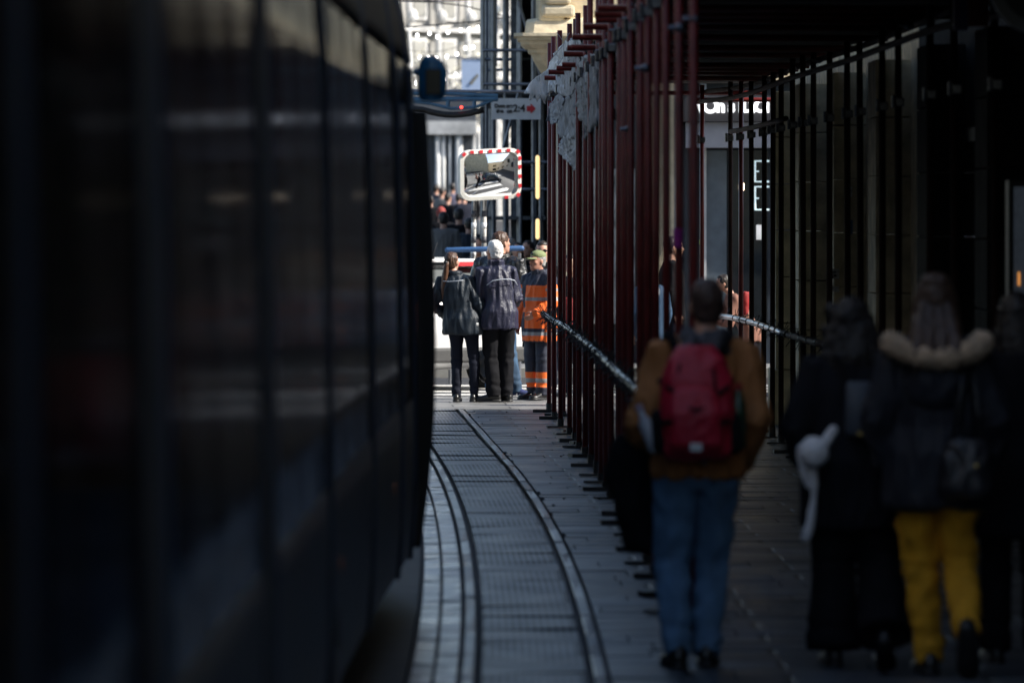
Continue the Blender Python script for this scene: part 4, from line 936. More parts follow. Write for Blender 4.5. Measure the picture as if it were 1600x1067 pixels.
    def jacket(s, m, hem=.80, b=1.12, sl=.066, cuff=.045, collar=.0, flare=1.0, seed=3, matfn=None, A=.010, length_scale=1.0, sleeves=True, up=0, nm='jacket'):
        J, k = s.J, s.s; mb = MB(); f = flare
        lst = [(hem, .182 * f, .135 * f, -.005), (hem + .04, .184 * f, .138 * f, -.005)]
        for z, rx, ry, oy in ((.98, .178, .132, -.008), (1.10, .165, .122, -.002), (1.22, .172, .125, .002), (1.33, .178, .120, 0), (1.40, .168, .102, -.005), (1.445, .125, .080, -.006), (1.475, .082, .070, -.006)):
            if z > hem + .06: lst.append((z, rx * (f if z < 1.05 else 1), ry * (f if z < 1.05 else 1), oy))
        lst = [(z, rx * b, ry * b, oy) for z, rx, ry, oy in lst]
        if collar: lst += [(1.50, .078 * b, .075 * b, -.004), (1.475 + collar, .080 * b, .078 * b, -.01)]
        s.trunk(mb, lst, 26)
        if sleeves:
            for q in 'LR':
                e = -1 if q == 'L' else 1; sh_, el, wr = J['sh' + q], J['el' + q], J['wr' + q]
                mb.tube([sh_ + V((-e * .07, 0, .0)) * k, sh_ + V((e * .004, 0, -.004)), sh_.lerp(el, .45), el, el.lerp(wr, .4), wr.lerp(el, .04)], [sl * k, sl * 1.06 * k, sl * .98 * k, sl * .90 * k, (sl * .45 + cuff * .5) * k, cuff * k], 16, True)
        fo = folds(A, 13, 3.2, seed)
        def dsp(p_):
            a = fo(p_)
            for q in 'LR':
                d = (p_ - J['el' + q]).length
                if d < .13: a += .006 * math.sin(p_.z * 85 + 6 * p_.x + 9 * noise.noise(p_ * 8)) * (1 - d / .13)
            return a
        return s.put(nm, bake(mb, s.vox, 2, dsp, matfn), m)
    def shoes(s, m, sole=None, tilt=None, big=1.0):
        k = s.s * big
        for q in 'LR':
            an = s.J['an' + q]; f = s.foot(q); sd_ = V((f.y, -f.x, 0)).normalized(); up_ = V((0, 0, 1))
            if tilt and q in tilt:
                M = Matrix.Rotation(R(tilt[q]), 3, sd_); f = M @ f; up_ = M @ up_
            g = an - up_ * (.085 * s.s); mb = MB(); rs = []
            for t, wd, h_, z0_ in ((-.075, .022, .05, .012), (-.06, .034, .085, 0), (-.02, .037, .115, 0), (.03, .038, .10, 0), (.08, .043, .072, 0), (.13, .047, .056, 0), (.17, .040, .046, .004), (.195, .022, .032, .010)):
                rs.append([g + (f * t + sd_ * wd * math.cos(a)) * k + up_ * (z0_ + max(0, (h_ * .5 + h_ * .5 * math.sin(a)))) * k for a in [2 * math.pi * j / 14 for j in range(14)]])
            mb.rings(rs); o = s.put('shoe', mb.mesh('shoe'), m)
            rs = []
            for t, wd in ((-.078, .020), (-.06, .037), (0, .040), (.08, .045), (.13, .050), (.17, .042), (.2, .020)):
                rs.append([g + (f * t + sd_ * wd) * k + up_ * .02 * k, g + (f * t - sd_ * wd) * k + up_ * .02 * k, g + (f * t - sd_ * wd) * k, g + (f * t + sd_ * wd) * k])
            mb = MB(); mb.rings(rs); s.put('sole', mb.mesh('sole'), sole or m_black, o)

m_navy = mat('navy_cloth', (.007, .014, .024), .5, var=.2, vs=12, bump=.35, bs=70, spec=.35)
m_navyp = mat('navy_violet_cloth', (.014, .015, .038), .45, var=.15, vs=12, bump=.35, bs=60, spec=.5)
m_dtro = mat('dark_trouser_cloth', (.010, .012, .022), .8, var=.2, spec=.15)
m_blk = mat('black_cloth', (.008, .008, .010), .8, var=.3, spec=.12)
m_leath = mat('black_leather', (.012, .012, .013), .28, var=.3, bump=.5, bs=30, spec=.7)
m_jean = mat('blue_denim', (.11, .21, .34), .85, var=.35, vs=9, bump=.2, bs=90)
m_piping = mat('pale_piping', (.55, .6, .68), .5)
m_org = mat('hi_vis_orange', (.95, .16, .02), .65, var=.08)
m_refl = mat('reflective_grey', (.30, .31, .32), .4, var=.15)
m_hbrown = mat('brown_hair', (.06, .028, .014), .5, var=.5, vs=50, st=(2, 2, .3), spec=.5)
m_hdark = mat('dark_hair', (.018, .012, .009), .5, var=.5, vs=50, st=(2, 2, .3))
m_hwhite = mat('white_hair', (.72, .71, .70), .6, var=.2, vs=50, st=(2, 2, .4))
m_hgrey = mat('grey_hair', (.3, .29, .28), .6, var=.3, vs=50)
m_shoe = mat('black_shoe', (.012, .012, .012), .3)

# --- the sunlit group at the crossing
g1 = Person('woman with a long brown ponytail in a dark blue jacket, seen from behind', P(724, 0, 63.3).x, 63.3, -14, 1.66, female=True, head=(-14, -10, 0), lean=(-.22, .03),
            pose=dict(elL=(-.35, -.06, 1.14), wrL=(-.23, .13, 1.0), elR=(.20, -.02, 1.13), wrR=(.27, .05, .86), anL=(-.075, -.03, .09), anR=(.125, .02, .09), knL=(-.085, .02, .49), knR=(.12, .03, .49)),
            hands={'R': dict(grip=True, curl=.9, d=(0, .0, -1)), 'L': dict(curl=.6)})
g1.trousers(m_dtro, ank=.050, kn=.064, th=.092)
g1.jacket(m_navy, hem=.80, b=1.20, sl=.070, cuff=.05, collar=.05, flare=1.1, seed=4, A=.016)
mb = MB(); q = [(-.11 - .085, -.145, 1.345), (-.04 - .085, -.16, 1.34), (.04 - .085, -.16, 1.345), (.12 - .085, -.14, 1.355)]
mb.tube([V(v) for v in q], .004, 6); g1.put('piping', mb.mesh('piping'), m_piping)
mb = MB(); mb.box((.155, -.125, .865), (.10, .015, .035), rz=.5); g1.put('pocket_flap', mb.mesh('flap'), m_refl)
g1.shoes(m_shoe); g1.hair(m_hbrown, 'short', .98, 3)
k = g1.s; mb = MB(); pts = [g1.H_((0, -.09, .02)), g1.H_((-.0, -.13, .0)), g1.H_((-.01, -.145, -.07)), g1.H_((-.02, -.16, -.17)), g1.H_((-.035, -.175, -.28)), g1.H_((-.05, -.18, -.40)), g1.H_((-.06, -.175, -.50))]
mb.tube(pts, [.02, .026, .034, .042, .042, .032, .008], 12, True)
g1.put('ponytail', bake(mb, .007, 1, lambda p_: .004 * noise.noise(V((p_.x * 70, p_.y * 70, p_.z * 9)))), mat('chestnut_hair', (.085, .036, .018), .45, var=.5, vs=60, st=(3, 3, .3)))
mb = MB(); mb.ell(g1.H_((-.01, -.135, .022)), (.026, .02, .022), 10, 8); g1.put('hair_tie', mb.mesh('t'), m_black)
# handbag held in her right hand
hx = g1.root.matrix_basis @ (g1.J['wrR'] + V((0, .0, -.10)))
hbg = thing('handbag', 'black leather handbag hanging from the hand of the woman with the ponytail', 'handbag', (hx.x, hx.y, hx.z - .75))
mb = MB(); b0 = hx + V((-.03, .03, -.27)); mb.oval([(b0.z - .22, b0.x + .03, b0.y, .04, .05), (b0.z - .18, b0.x + .03, b0.y, .075, .07), (b0.z - .05, b0.x + .01, b0.y, .075, .065), (b0.z + .06, b0.x - .01, b0.y, .055, .05), (b0.z + .12, b0.x - .02, b0.y, .045, .03)], 20, 3)
link('bag', bake(mb, .01, 2, folds(.008, 14, 7, 9)), m_leath, hbg, smooth=True)
mb = MB(); mb.tube([hx + V((0, .02, .0)), hx + V((-.04, 0, -.13)), b0 + V((-.05, 0, .09))], .006, 8); mb.tube([hx + V((0, -.02, .0)), hx + V((.03, 0, -.13)), b0 + V((.015, 0, .10))], .006, 8); mb.build('strap', m_leath, hbg, smooth=True)

g2 = Person('white-haired man in a navy jacket and black trousers with his back to the camera', P(779, 0, 63.3).x, 63.3, 13, 1.79, head=(20, -6, 0), lean=(-.05, .05), wide=.93,
            pose=dict(shL=(-.155, 0, 1.41), shR=(.155, 0, 1.41), elL=(-.205, .02, 1.14), wrL=(-.14, .2, 1.02), elR=(.20, .02, 1.12), wrR=(.14, .2, 1.0), anL=(-.06, -.02, .09), anR=(.085, .0, .09), knL=(-.085, .03, .49), knR=(.09, .03, .49)), hands={'L': dict(curl=.7), 'R': dict(curl=.7)})
g2.feet = {'L': (-.95, .3, 0), 'R': (-.5, .85, 0)}
g2.trousers(m_blk, ank=.075, kn=.085, th=.10, A=.006); g2.jacket(m_navyp, hem=.80, b=1.13, sl=.072, cuff=.055, collar=.06, flare=1.08, seed=8, A=.017)
mb = MB(); q = [(-.16, -.125, 1.27), (-.10, -.155, 1.32), (0, -.165, 1.335), (.09, -.158, 1.335), (.15, -.135, 1.32), (.185, -.10, 1.27)]
mb.tube([V(v) * g2.s for v in q], .0045, 6); g2.put('piping', mb.mesh('piping'), m_piping)
g2.shoes(m_shoe, big=1.08); g2.hair(m_hwhite, 'short', 1.03, 3)

g3 = Person('tall man in a black leather jacket and jeans standing behind the white-haired man', P(781, 0, 65.3).x, 65.3, -30, 1.90, head=(-20, -8, 0), z=-.02, pose=dict(shL=(-.22, 0, 1.41), shR=(.22, 0, 1.41), elL=(-.30, -.02, 1.14), wrL=(-.2, .15, .95), elR=(.28, -.03, 1.13), wrR=(.2, .14, .95), anL=(-.1, 0, .09), anR=(.15, .08, .09)), wide=1.08)
g3.feet = {'R': (.75, .3, 0), 'L': (-.3, .9, 0)}
g3.trousers(mat('dark_denim', (.03, .07, .13), .85, var=.3), ank=.062, kn=.075); g3.jacket(m_leath, hem=.88, b=1.2, sl=.084, cuff=.05, collar=.04, seed=12, A=.014); g3.hair(m_hbrown, 'short', 1.02)
g3.shoes(mat('trainer_blue', (.03, .04, .12), .5, var=.2), mat('trainer_white', (.7, .7, .68), .5), big=1.12)
for q in 'LR':
    an = g3.J['an' + q]; f = g3.foot(q); sd_ = V((f.y, -f.x, 0)).normalized(); mb = MB()
    for t in (.0, .04, .08):
        for e in (-1, 1): mb.tube([an + f * t + sd_ * e * .046 + V((0, 0, -.075)), an + f * (t + .03) + sd_ * e * .036 + V((0, 0, -.035))], .006, 6)
    g3.put('trainer_stripe', mb.mesh('st'), mat('trainer_white', (.7, .7, .68), .5))

# the worker in orange
WPOSE = dict(elL=(-.25, .0, 1.14), wrL=(-.17, .2, 1.02), elR=(.27, -.02, 1.13), wrR=(.26, .08, .9), anL=(-.10, .03, .09), anR=(.11, -.02, .09))
g4 = Person('worker in an orange and navy hi-vis suit and green cap, face turned to the left', P(842, 0, 64.0).x, 64.0, 132, 1.67, head=(-4, -2, 0), skin=m_skin2, pose=WPOSE, wide=1.06)
def wj(c):
    x, y, z = c[0] / g4.s, c[1] / g4.s, c[2] / g4.s
    arm = abs(x) > .20 and z < 1.36 or abs(x) > .215
    if .70 < z < .755 or .755 < z < .80 and False: return 1
    if .80 > z > .76: return 2
    if arm:
        if z > 1.36: return 0
        if 1.17 < z < 1.215 or 1.28 < z < 1.315: return 2
        return 1
    if 1.03 < z < 1.09: return 1
    if x < .07 and (1.17 < z < 1.21): return 2
    if x < .07 and .84 < z < 1.35: return 1
    return 0
def wt(c):
    z = c[2] / g4.s
    if .15 < z < .20 or .26 < z < .33: return 1
    if .20 <= z <= .26: return 2
    return 0
g4.trousers([mat('work_navy', (.02, .024, .045), .7, var=.2), m_org, m_refl], ank=.078, kn=.088, th=.105, matfn=wt)
g4.jacket([mat('work_navy', (.02, .024, .045), .7), m_org, m_refl], hem=.69, b=1.17, sl=.086, cuff=.058, collar=.055, flare=1.05, seed=21, A=.012, matfn=wj)
g4.shoes(m_shoe, big=1.12); g4.hair(m_hgrey, 'none', .99); g4.face()
mb = MB(); mb.ell(g4.H_((0, -.014, .066)), (.086 * k, .102 * k, .066 * k), 20, 12, g4.hr)
cp = g4.put('cap', bake(mb, .007, 1, lambda p_: .002 * noise.noise(p_ * 25)), mat('green_cap', (.22, .26, .12), .8, var=.15))
mb = MB(); rs = []
for t, wd in ((.06, .075), (.09, .080), (.12, .070), (.15, .045), (.162, .012)): rs.append([g4.H_((x_ * wd, t, .038 - .10 * (t - .06) - .012 * x_ * x_)) + dz for dz, xs in ((V((0, 0, .004)), (-1, -.5, 0, .5, 1)), (V((0, 0, -.004)), (1, .5, 0, -.5, -1))) for x_ in xs])
mb.rings(rs); g4.put('cap_peak', mb.mesh('peak'), mat('green_cap', (.2, .24, .12), .8), cp)
mb = MB(); mb.ell(g4.H_((0, .082, .085)), (.02, .008, .016), 10, 6, g4.hr); g4.put('badge', mb.mesh('bd'), m_black, cp)

g5 = Person('bearded man in dark sunglasses behind the worker in orange', P(848, 0, 67.5).x, 67.5, 175, 1.80, z=-.04, vox=.014)
g5.trousers(m_dtro); g5.jacket(m_blk, hem=.82, collar=.04); g5.shoes(m_shoe); g5.hair(m_hdark, 'short', .97); g5.face(glasses=True)
mb = MB(); mb.ell(g5.H_((0, .045, -.085)), (.052, .052, .045), 14, 10, g5.hr); mb.ell(g5.H_((0, .088, -.045)), (.028, .014, .008), 10, 6, g5.hr); g5.put('beard', bake(mb, .008, 1), m_hdark)

# --- people behind, smaller and out of focus
def extra(label, px, Y, rz, H, mj, mt, mh, hem=.8, kind='short', face=False, head=(0, 0, 0), z=None, lean=(0, 0), pose=None, vox=.022, female=False, b=1.15, group=None):
    p_ = Person(label, P(px, 0, Y).x, Y, rz, H, z=(z if z is not None else (gz(Y) if Y > 76 else -.04)), vox=vox, head=head, lean=lean, pose=pose, female=female, group=group)
    p_.trousers(mt); p_.jacket(mj, hem=hem, b=b, sl=.076); p_.hair(mh, kind, 1.02); p_.shoes(m_shoe)
    if face: p_.face()
    return p_
m_gcoat = mat('grey_brown_coat', (.16, .15, .14), .85, var=.15)
m_rcap = mat('dull_red', (.3, .05, .04), .8)
extra('person in a grey-brown coat walking away, beyond the silver car', 693, 95, 5, 1.80, m_gcoat, m_dtro, m_hdark, hem=.62, b=1.25)
extra('person in black with a reddish cap just beyond the grey-brown coat', 689, 103, -8, 1.76, m_blk, m_blk, m_rcap, hem=.7)
extra('person all in black to the right of the grey-brown coat', 717, 98, 0, 1.82, m_blk, m_blk, m_hdark, hem=.55, b=1.2)
extra('stooping person in a dark coat beside the left mirror pole', 731, 96, 8, 1.68, m_navy, m_blk, m_hdark, hem=.6, b=1.25, lean=(.05, .1))
extra('fair-haired woman facing the camera between the two mirror poles', 746, 78, 180, 1.72, m_gcoat, m_blk, m_hbrown, kind='long', face=True, female=True)
extra('dark-haired woman facing the camera over the blue barrier tube', 808, 78, 178, 1.66, m_blk, m_dtro, m_hdark, kind='long', face=True, female=True)
extra('dark-haired woman looking left, right of the other over the barrier', 826, 78.6, 150, 1.67, m_blk, m_dtro, m_hdark, kind='long', face=True, female=True)
extra('person with pale hair standing beyond the blue barrier', 797, 80, 20, 1.68, m_gcoat, m_blk, m_hgrey)
rn = random.Random(9); cl = [m_blk, m_navy, m_gcoat, m_blk, mat('lilac_cloth', (.12, .11, .16), .8), mat('pale_cloth', (.3, .3, .3), .8), m_dtro]
for i, px in enumerate((672, 681, 690, 699, 707, 716, 725, 733)):
    Y = (128, 141, 134)[i % 3] + rn.uniform(-3, 3); a = cl[i % 7]
    extra(('small %s figure in the crowd far down the street, %s from the tram' % (['black', 'navy', 'grey-brown', 'black', 'violet-grey', 'pale grey', 'dark blue', 'black'][i], ['first', 'second', 'third', 'fourth', 'fifth', 'sixth', 'seventh', 'eighth'][i])), px, Y, rn.uniform(-40, 40), rn.uniform(1.6, 1.82), a, m_dtro, m_hdark, vox=.04, group='crowd far down the street')

# --- seen through the scaffold
m_puff = mat('blue_puffer', (.05, .10, .18), .4, var=.2)
extra('grey-haired person in a blue quilted jacket seen through a gap between the tubes', 1017, 62, 40, 1.55, m_puff, m_dtro, m_hgrey, z=0, vox=.016, b=1.2)
q5 = extra('man in black in profile facing right, seen between the red tubes', 1049, 68, -85, 1.84, m_blk, m_dtro, m_hdark, z=-.03, vox=.014, face=True)
q6 = extra('person in brown bending forward with a raised hand beyond the tunnel end', 1172, 66, 100, 1.42, mat('rust_brown', (.22, .10, .07), .8), m_dtro, m_hdark, z=-.04, lean=(0, .55), vox=.016, female=True, face=True,
           pose=dict(elR=(.25, .35, 1.1), wrR=(.2, .5, 1.22), elL=(-.2, .35, 1.05), wrL=(-.1, .55, 1.1)))
rd = MB(); c = P(1164, 470, 65.4); rd.oval([(c.z - .16, c.x, c.y, .03, .02), (c.z, c.x, c.y, .05, .04), (c.z + .10, c.x, c.y, .06, .04)], 12)
q6.put('scarf', (lambda me: (me.transform(q6.root.matrix_basis.inverted()), me)[1])(bake(rd, .012, 1, folds(.01, 12, 8, 3))), mat('bright_red', (.30, .015, .015), .7))
q7 = extra('person with a red shirt beyond the outer tubes right of the worker', 893, 66, 160, 1.66, m_blk, m_dtro, m_hdark, z=-.04, vox=.018, face=True)
mb = MB(); c = P(888, 478, 65.8); mb.oval([(c.z - .35, c.x, c.y, .05, .03), (c.z, c.x, c.y, .07, .04), (c.z + .1, c.x, c.y, .05, .03)], 12); q7.put('shirt', (lambda me: (me.transform(q7.root.matrix_basis.inverted()), me)[1])(bake(mb, .012, 1)), mat('bright_red', (.30, .015, .015), .7))

# --- near people, out of focus
m_brown = mat('brown_jacket', (.38, .15, .045), .8, var=.15, bump=.2, bs=30)
F1 = Person('man with a red backpack, brown jacket and blue jeans walking away', .86, 26.4, 2, 1.79, vox=.010, head=(0, -10, 0), lean=(.07, .05), wide=1.02,
            pose=dict(elL=(-.255, -.03, 1.10), wrL=(-.24, .2, .98), elR=(.26, -.05, 1.12), wrR=(.21, .17, .92), anL=(-.10, -.12, .09), anR=(.04, -.02, .09), knL=(-.11, .04, .49), knR=(.075, .10, .50), shL=(-.175, 0, 1.41), shR=(.175, 0, 1.41)))
F1.trousers(m_jean, ank=.058, kn=.076, th=.110, seed=31, A=.014); F1.jacket(m_brown, hem=.86, b=1.12, sl=.080, cuff=.055, seed=33, A=.014); F1.shoes(m_shoe, big=1.1); F1.hair(mat('short_brown_hair', (.06, .035, .028), .6, var=.3), 'short', .965)
k = F1.s; mb = MB(); N = F1.J['neck']
for j, (rr, zz, th) in enumerate(((.110, -.03, .038), (.10, .01, .034), (.088, .04, .026))):
    pts = [N + V((rr * math.cos(t), rr * .9 * math.sin(t) - .005, zz + .012 * math.sin(2 * t + j) - .01)) for t in [2 * math.pi * i / 20 for i in range(21)]]; mb.tube(pts, th, 10)
F1.put('scarf', bake(mb, .01, 1, folds(.01, 12, 12, 5)), mat('grey_scarf', (.07, .07, .085), .9, var=.5, vs=12))
# backpack
T = F1.root.matrix_basis
def W(v): return T @ (V(v) * k)
m_rbag = mat('red_nylon', (.42, .010, .035), .5, var=.15, bump=.3, bs=40)
bp_ = thing('backpack', 'red rucksack with black side panels worn by the man in the brown jacket', 'backpack', W((0, -.25, .95)), R(2))
def shape(lst, n=20, p=3.2, vox=.01, d=None):
    mb = MB(); mb.oval([(z * k, cx * k, cy * k, rx * k, ry * k) for z, cx, cy, rx, ry in lst], n, p); me = bake(mb, vox, 3, d); me.transform(T); return me
link('main_bag', shape([(.95, -.02, -.24, .13, .07), (.98, -.02, -.25, .165, .105), (1.15, -.02, -.26, .17, .12), (1.30, -.02, -.25, .155, .105), (1.40, -.02, -.235, .125, .08), (1.455, -.02, -.22, .08, .04)], d=folds(.008, 10, 8, 3)), m_rbag, bp_, smooth=True)
link('front_pocket', shape([(.99, -.035, -.36, .10, .03), (1.02, -.035, -.375, .125, .045), (1.16, -.035, -.38, .125, .05), (1.25, -.035, -.36, .10, .035), (1.28, -.035, -.35, .06, .02)], d=folds(.005, 12, 9, 6)), m_rbag, bp_, smooth=True)
for e in (-1, 1): link('side_pocket', shape([(.97, -.02 + e * .155, -.25, .03, .07), (1.0, -.02 + e * .165, -.25, .04, .085), (1.13, -.02 + e * .17, -.25, .04, .08), (1.17, -.02 + e * .165, -.25, .03, .07)]), m_blk, bp_, smooth=True)
for e in (-1, 1):
    mb = MB(); mb.tube([W((e * .10 - .0, -.17, 1.42)), W((e * .13, -.10, 1.505)), W((e * .14, .02, 1.50)), W((e * .15, .15, 1.36)), W((e * .17, .13, 1.15)), W((e * .17, -.1, 1.03))], .022, 8); mb.build('strap', m_blk, bp_, smooth=True)
for e in (-1, 1):
    mb = MB(); mb.tube([W((-.02 + e * .165, -.20, 1.30)), W((-.02 + e * .13, -.345, 1.27)), W((-.02 + e * .085, -.375, 1.24))], .012, 6); mb.tube([W((-.02 + e * .165, -.22, 1.12)), W((-.03 + e * .14, -.375, 1.12)), W((-.03 + e * .11, -.425, 1.12))], .011, 6); mb.build('webbing', m_blk, bp_)
mb = MB(); mb.tube([W((-.10, -.40, 1.19)), W((-.035, -.435, 1.175)), W((.04, -.40, 1.19))], .008, 6); mb.tube([W((-.03, -.20, 1.45)), W((-.03, -.25, 1.50)), W((.01, -.2, 1.45))], .009, 6); mb.build('webbing', m_blk, bp_)
mb = MB(); mb.box(W((-.035, -.432, 1.01)), (.055, .008, .035)); mb.build('reflective_patch', mat('pale_patch', (.7, .7, .72), .4), bp_)
mb = MB(); mb.tube([W((.05, -.36, 1.02)), W((.06, -.385, 1.2)), W((.05, -.34, 1.36))], .007, 6); mb.tube([W((-.13, -.33, 1.02)), W((-.14, -.35, 1.2)), W((-.10, -.33, 1.38))], .006, 6); mb.build('zip', m_blk, bp_)
b1 = thing('bottle', 'clear plastic bottle leaning out of the left side pocket of the red backpack', 'bottle', W((-.21, -.27, 1.0)))
mb = MB(); a, b = W((-.20, -.27, .98)), W((-.275, -.27, 1.17)); d_ = (b - a)
mb.tube([a, a + d_ * .1, a + d_ * .7, a + d_ * .85, b], [.025, .034, .034, .016, .014], 14); mb.build('bottle_body', mat('clear_plastic', (.45, .47, .52), .12, var=.1, coat=.5), b1, smooth=True)
mb = MB(); mb.tube([b, b + d_ * .12], .017, 12); mb.build('cap', mat('lilac_cap', (.4, .35, .5), .5), b1)
b2 = thing('bottle', 'green bottle with a red cap in the right side pocket of the red backpack', 'bottle', W((.17, -.27, 1.0)))
mb = MB(); a = W((.165, -.29, 1.0)); mb.tube([a, a + V((0, 0, .2)), a + V((0, 0, .25)), a + V((0, 0, .27))], [.034, .034, .016, .015], 14); mb.build('bottle_body', mat('green_glass', (.01, .05, .025), .15, coat=.5), b2, smooth=True)
mb = MB(); mb.tube([a + V((0, 0, .268)), a + V((0, 0, .295))], .019, 12); mb.build('cap', mat('bright_red', (.30, .015, .015), .7), b2)
# coat carried over his left arm
ct = thing('coat', 'long black coat hanging over the left forearm of the man with the red backpack', 'coat', W((-.32, .12, .4)))
mb = MB(); mb.oval([(z * k, cx * k, .12, rx * k, ry * k) for z, cx, rx, ry in ((.52, -.24, .06, .05), (.55, -.245, .085, .06), (.72, -.27, .09, .07), (.85, -.31, .10, .075), (.98, -.30, .075, .075), (1.05, -.30, .06, .07))], 18, 2.4)
me = bake(mb, .012, 2, folds(.018, 8, 4, 7)); me.transform(T); link('cloth', me, m_blk, ct, smooth=True)

# curly haired woman
F2 = Person('woman with dark curly hair, all in black, walking away and carrying a white hat', 1.58, 26.45, 0, 1.70, vox=.011, female=True, head=(0, -6, 0), wide=1.05,
            pose=dict(elL=(-.27, -.03, 1.12), wrL=(-.22, .10, .98), elR=(.26, -.02, 1.12), wrR=(.22, .12, .95), anL=(-.09, -.04, .09), anR=(.14, -.30, .17), knR=(.13, .0, .49), knL=(-.09, .02, .49)))
F2.trousers(m_blk, ank=.075, kn=.10, th=.125, flare=.055, hem=.03, seed=41); F2.jacket(mat('black_wool', (.010, .011, .015), .85, var=.3, spec=.15), hem=.66, b=1.15, sl=.08, cuff=.06, flare=1.1, seed=43, A=.014); F2.shoes(m_shoe, tilt={'R': -35}); F2.hair(mat('curly_black_hair', (.02, .016, .015), .6, var=.4), 'curly', 1.05, 5)
T2 = F2.root.matrix_basis; k2 = F2.s
def W2(v): return T2 @ (V(v) * k2)
sbg = thing('shoulder_bag', 'small grey shoulder bag with a gold clasp on the back of the curly haired woman', 'bag', W2((.02, -.2, 1.15)))
mb = MB(); c = W2((.02, -.215, 1.24)); mb.oval([(c.z - .13, c.x, c.y, .055, .02), (c.z - .11, c.x, c.y, .065, .03), (c.z + .1, c.x, c.y, .06, .03), (c.z + .12, c.x, c.y, .05, .015)], 16, 3.5); mb.build('bag', mat('grey_leather', (.06, .07, .09), .5), sbg, smooth=True)
mb = MB(); mb.box(c + V((.02, -.036, -.12)), (.055, .01, .014)); mb.build('clasp', mat('gold', (.6, .42, .15), .3, metal=1), sbg)
mb = MB(); mb.tube([c + V((-.04, 0, .11)), c + V((-.10, .06, .24)), c + V((-.12, .2, .2))], .01, 6); mb.tube([c + V((.04, 0, .11)), c + V((.10, .06, .24)), c + V((.12, .2, .2))], .01, 6); mb.build('strap', m_blk, sbg)
ht_ = thing('knitted_hat', 'fluffy white pompom hat with long tails hanging from the hand of the curly haired woman', 'hat', P(1270, 840, 26.2))
mb = MB(); c = P(1272, 706, 26.2); mb.ell(c, (.068, .068, .070), 18, 14); link('pompom', bake(mb, .008, 0, lambda p_: .010 * noise.noise(p_ * 60) + .005 * noise.noise(p_ * 130)), mat('white_fur', (.8, .8, .82), .95, var=.1), ht_, smooth=True)
mb = MB(); mb.tube([P(1302, 672, 26.2), P(1290, 690, 26.2), P(1275, 710, 26.23)], [.022, .026, .02], 10, True); mb.tube([P(1252, 700, 26.25), P(1256, 735, 26.25), P(1262, 760, 26.25)], [.02, .022, .01], 10, True)
mb.tube([P(1272, 730, 26.24), P(1272, 780, 26.24), P(1266, 815, 26.24), P(1260, 840, 26.24)], [.016, .016, .02, .024], 8, True); link('tails', bake(mb, .008, 1, folds(.005, 20, 10, 2)), mat('white_knit', (.7, .7, .73), .95, var=.15), ht_, smooth=True)

# woman in yellow trousers
m_park = mat('dark_parka', (.009, .011, .019), .7, var=.3, bump=.3, bs=20)
F3 = Person('woman in mustard yellow trousers and dark parka with a cream fur hood, walking away', 1.93, 25.95, 0, 1.80, vox=.011, female=True, head=(0, -4, 0), wide=1.0,
            pose=dict(elL=(-.25, -.03, 1.12), wrL=(-.22, .04, .95), elR=(.26, -.03, 1.12), wrR=(.25, .1, .95), anL=(-.03, -.02, .09), anR=(.12, -.32, .22), knL=(-.065, .03, .49), knR=(.11, .02, .50)))
F3.trousers(mat('mustard_cloth', (.60, .29, .012), .85, var=.15, vs=8), ank=.052, kn=.072, th=.108, seed=51, A=.018); F3.jacket(m_park, hem=.74, b=1.17, sl=.084, cuff=.06, flare=1.06, seed=53, A=.016); F3.shoes(m_shoe, tilt={'R': -55}, big=1.05)
F3.hair(mat('dark_wavy_hair', (.06, .032, .02), .5, var=.4), 'long', 1.12, 5)
mb = MB()
for e in (-1, -.4, .3, .9): mb.tube([F3.H_((e * .05, -.08, 0)), F3.H_((e * .07, -.13, -.08)), F3.H_((e * .085, -.19, -.15)), F3.H_((e * .09, -.235, -.20)), F3.H_((e * .10, -.235, -.27))], [.04, .045, .042, .035, .012], 10, True)
F3.put('hair_strands', bake(mb, .009, 1, lambda p_: .006 * noise.noise(V((p_.x * 60, p_.y * 40, p_.z * 16)))), mat('dark_wavy_hair', (.06, .032, .02), .5))
mb = MB(); mb.ell(F3.H_((0, -.03, .10)), (.07, .075, .045), 14, 8, F3.hr); F3.put('bun', bake(mb, .01, 1, folds(.006, 25, 20, 3)), mat('dark_wavy_hair', (.03, .018, .012), .5))
mb = MB(); N = F3.J['neck']
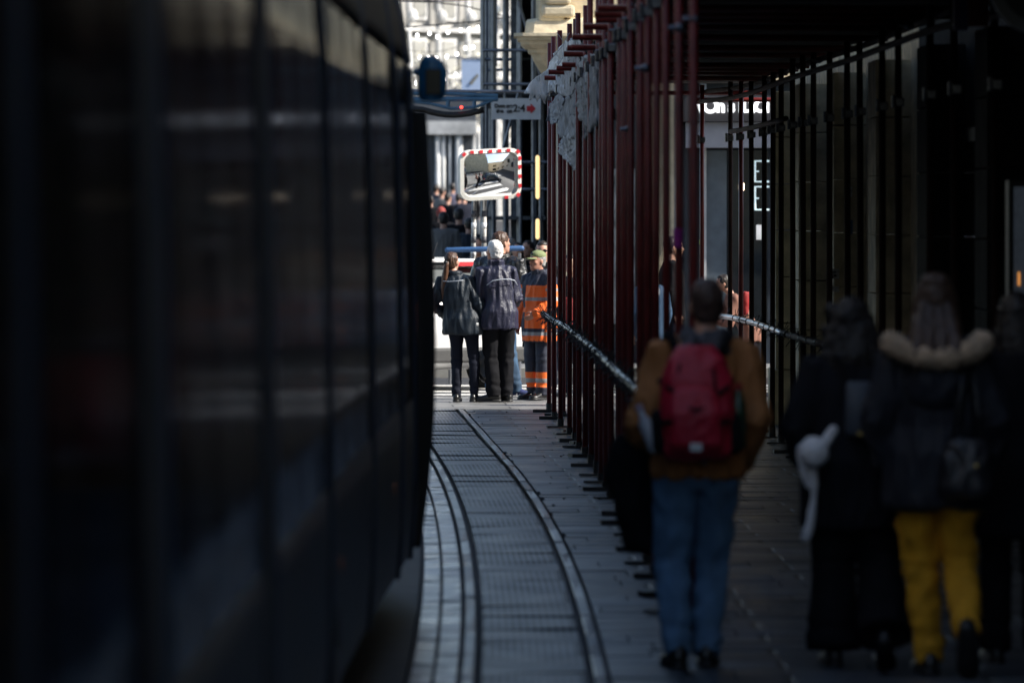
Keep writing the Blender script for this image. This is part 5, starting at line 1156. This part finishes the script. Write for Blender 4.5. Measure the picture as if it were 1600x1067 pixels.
pts = [N + V((.21 * math.sin(t), -.09 - .10 * math.cos(t) , -.05 + .05 * abs(math.sin(t)) ** 2 - .02 * math.cos(t))) for t in [R(a) for a in range(-115, 116, 10)]]
mb.tube(pts, [.05 + .004 * math.sin(i * 2.1) for i in range(len(pts))], 12, True)
F3.put('fur_trim', bake(mb, .009, 0, lambda p_: .012 * noise.noise(p_ * 60) + .014 * noise.noise(p_ * 120)), mat('cream_fur', (.52, .38, .26), .95, var=.35, vs=12))
mb = MB(); mb.ell(N + V((0, -.11, -.19)), (.15, .085, .12), 16, 10); F3.put('hood', bake(mb, .012, 2, folds(.012, 9, 9, 3)), m_park)
T3 = F3.root.matrix_basis
def W3(v): return T3 @ (V(v) * F3.s)
hb3 = thing('handbag', 'black slouchy handbag with a gold stud worn with the mustard yellow trousers', 'handbag', W3((.16, -.22, .8)))
mb = MB(); c = W3((.12, -.22, .93)); mb.oval([(c.z - .14, c.x, c.y, .09, .04), (c.z - .11, c.x, c.y, .12, .06), (c.z + .02, c.x, c.y, .115, .055), (c.z + .12, c.x + .01, c.y, .08, .03)], 18, 2.8); link('bag', bake(mb, .01, 2, folds(.01, 12, 8, 4)), mat('soft_black_leather', (.02, .02, .024), .4), hb3, smooth=True)
mb = MB(); mb.tube([c + V((-.07, 0, .1)), W3((.10, -.19, 1.25)), W3((.12, -.12, 1.47)), W3((.15, .05, 1.40))], .009, 8); mb.tube([c + V((.07, 0, .1)), W3((.17, -.19, 1.2)), W3((.15, -.12, 1.46))], .009, 8); mb.build('strap', m_leath, hb3, smooth=True)
mb = MB(); mb.ell(c + V((.04, -.06, .0)), (.014, .006, .014), 10, 6); mb.build('stud', mat('gold', (.6, .42, .15), .3, metal=1), hb3)
F4 = Person('person in black at the far right edge, only partly in view', 2.36, 26.6, 0, 1.72, vox=.018)
F4.trousers(m_blk, flare=.02); F4.jacket(m_blk, hem=.6, b=1.25, sl=.09, flare=1.1, seed=61); F4.shoes(m_shoe); F4.hair(m_hdark, 'long', 1.05)
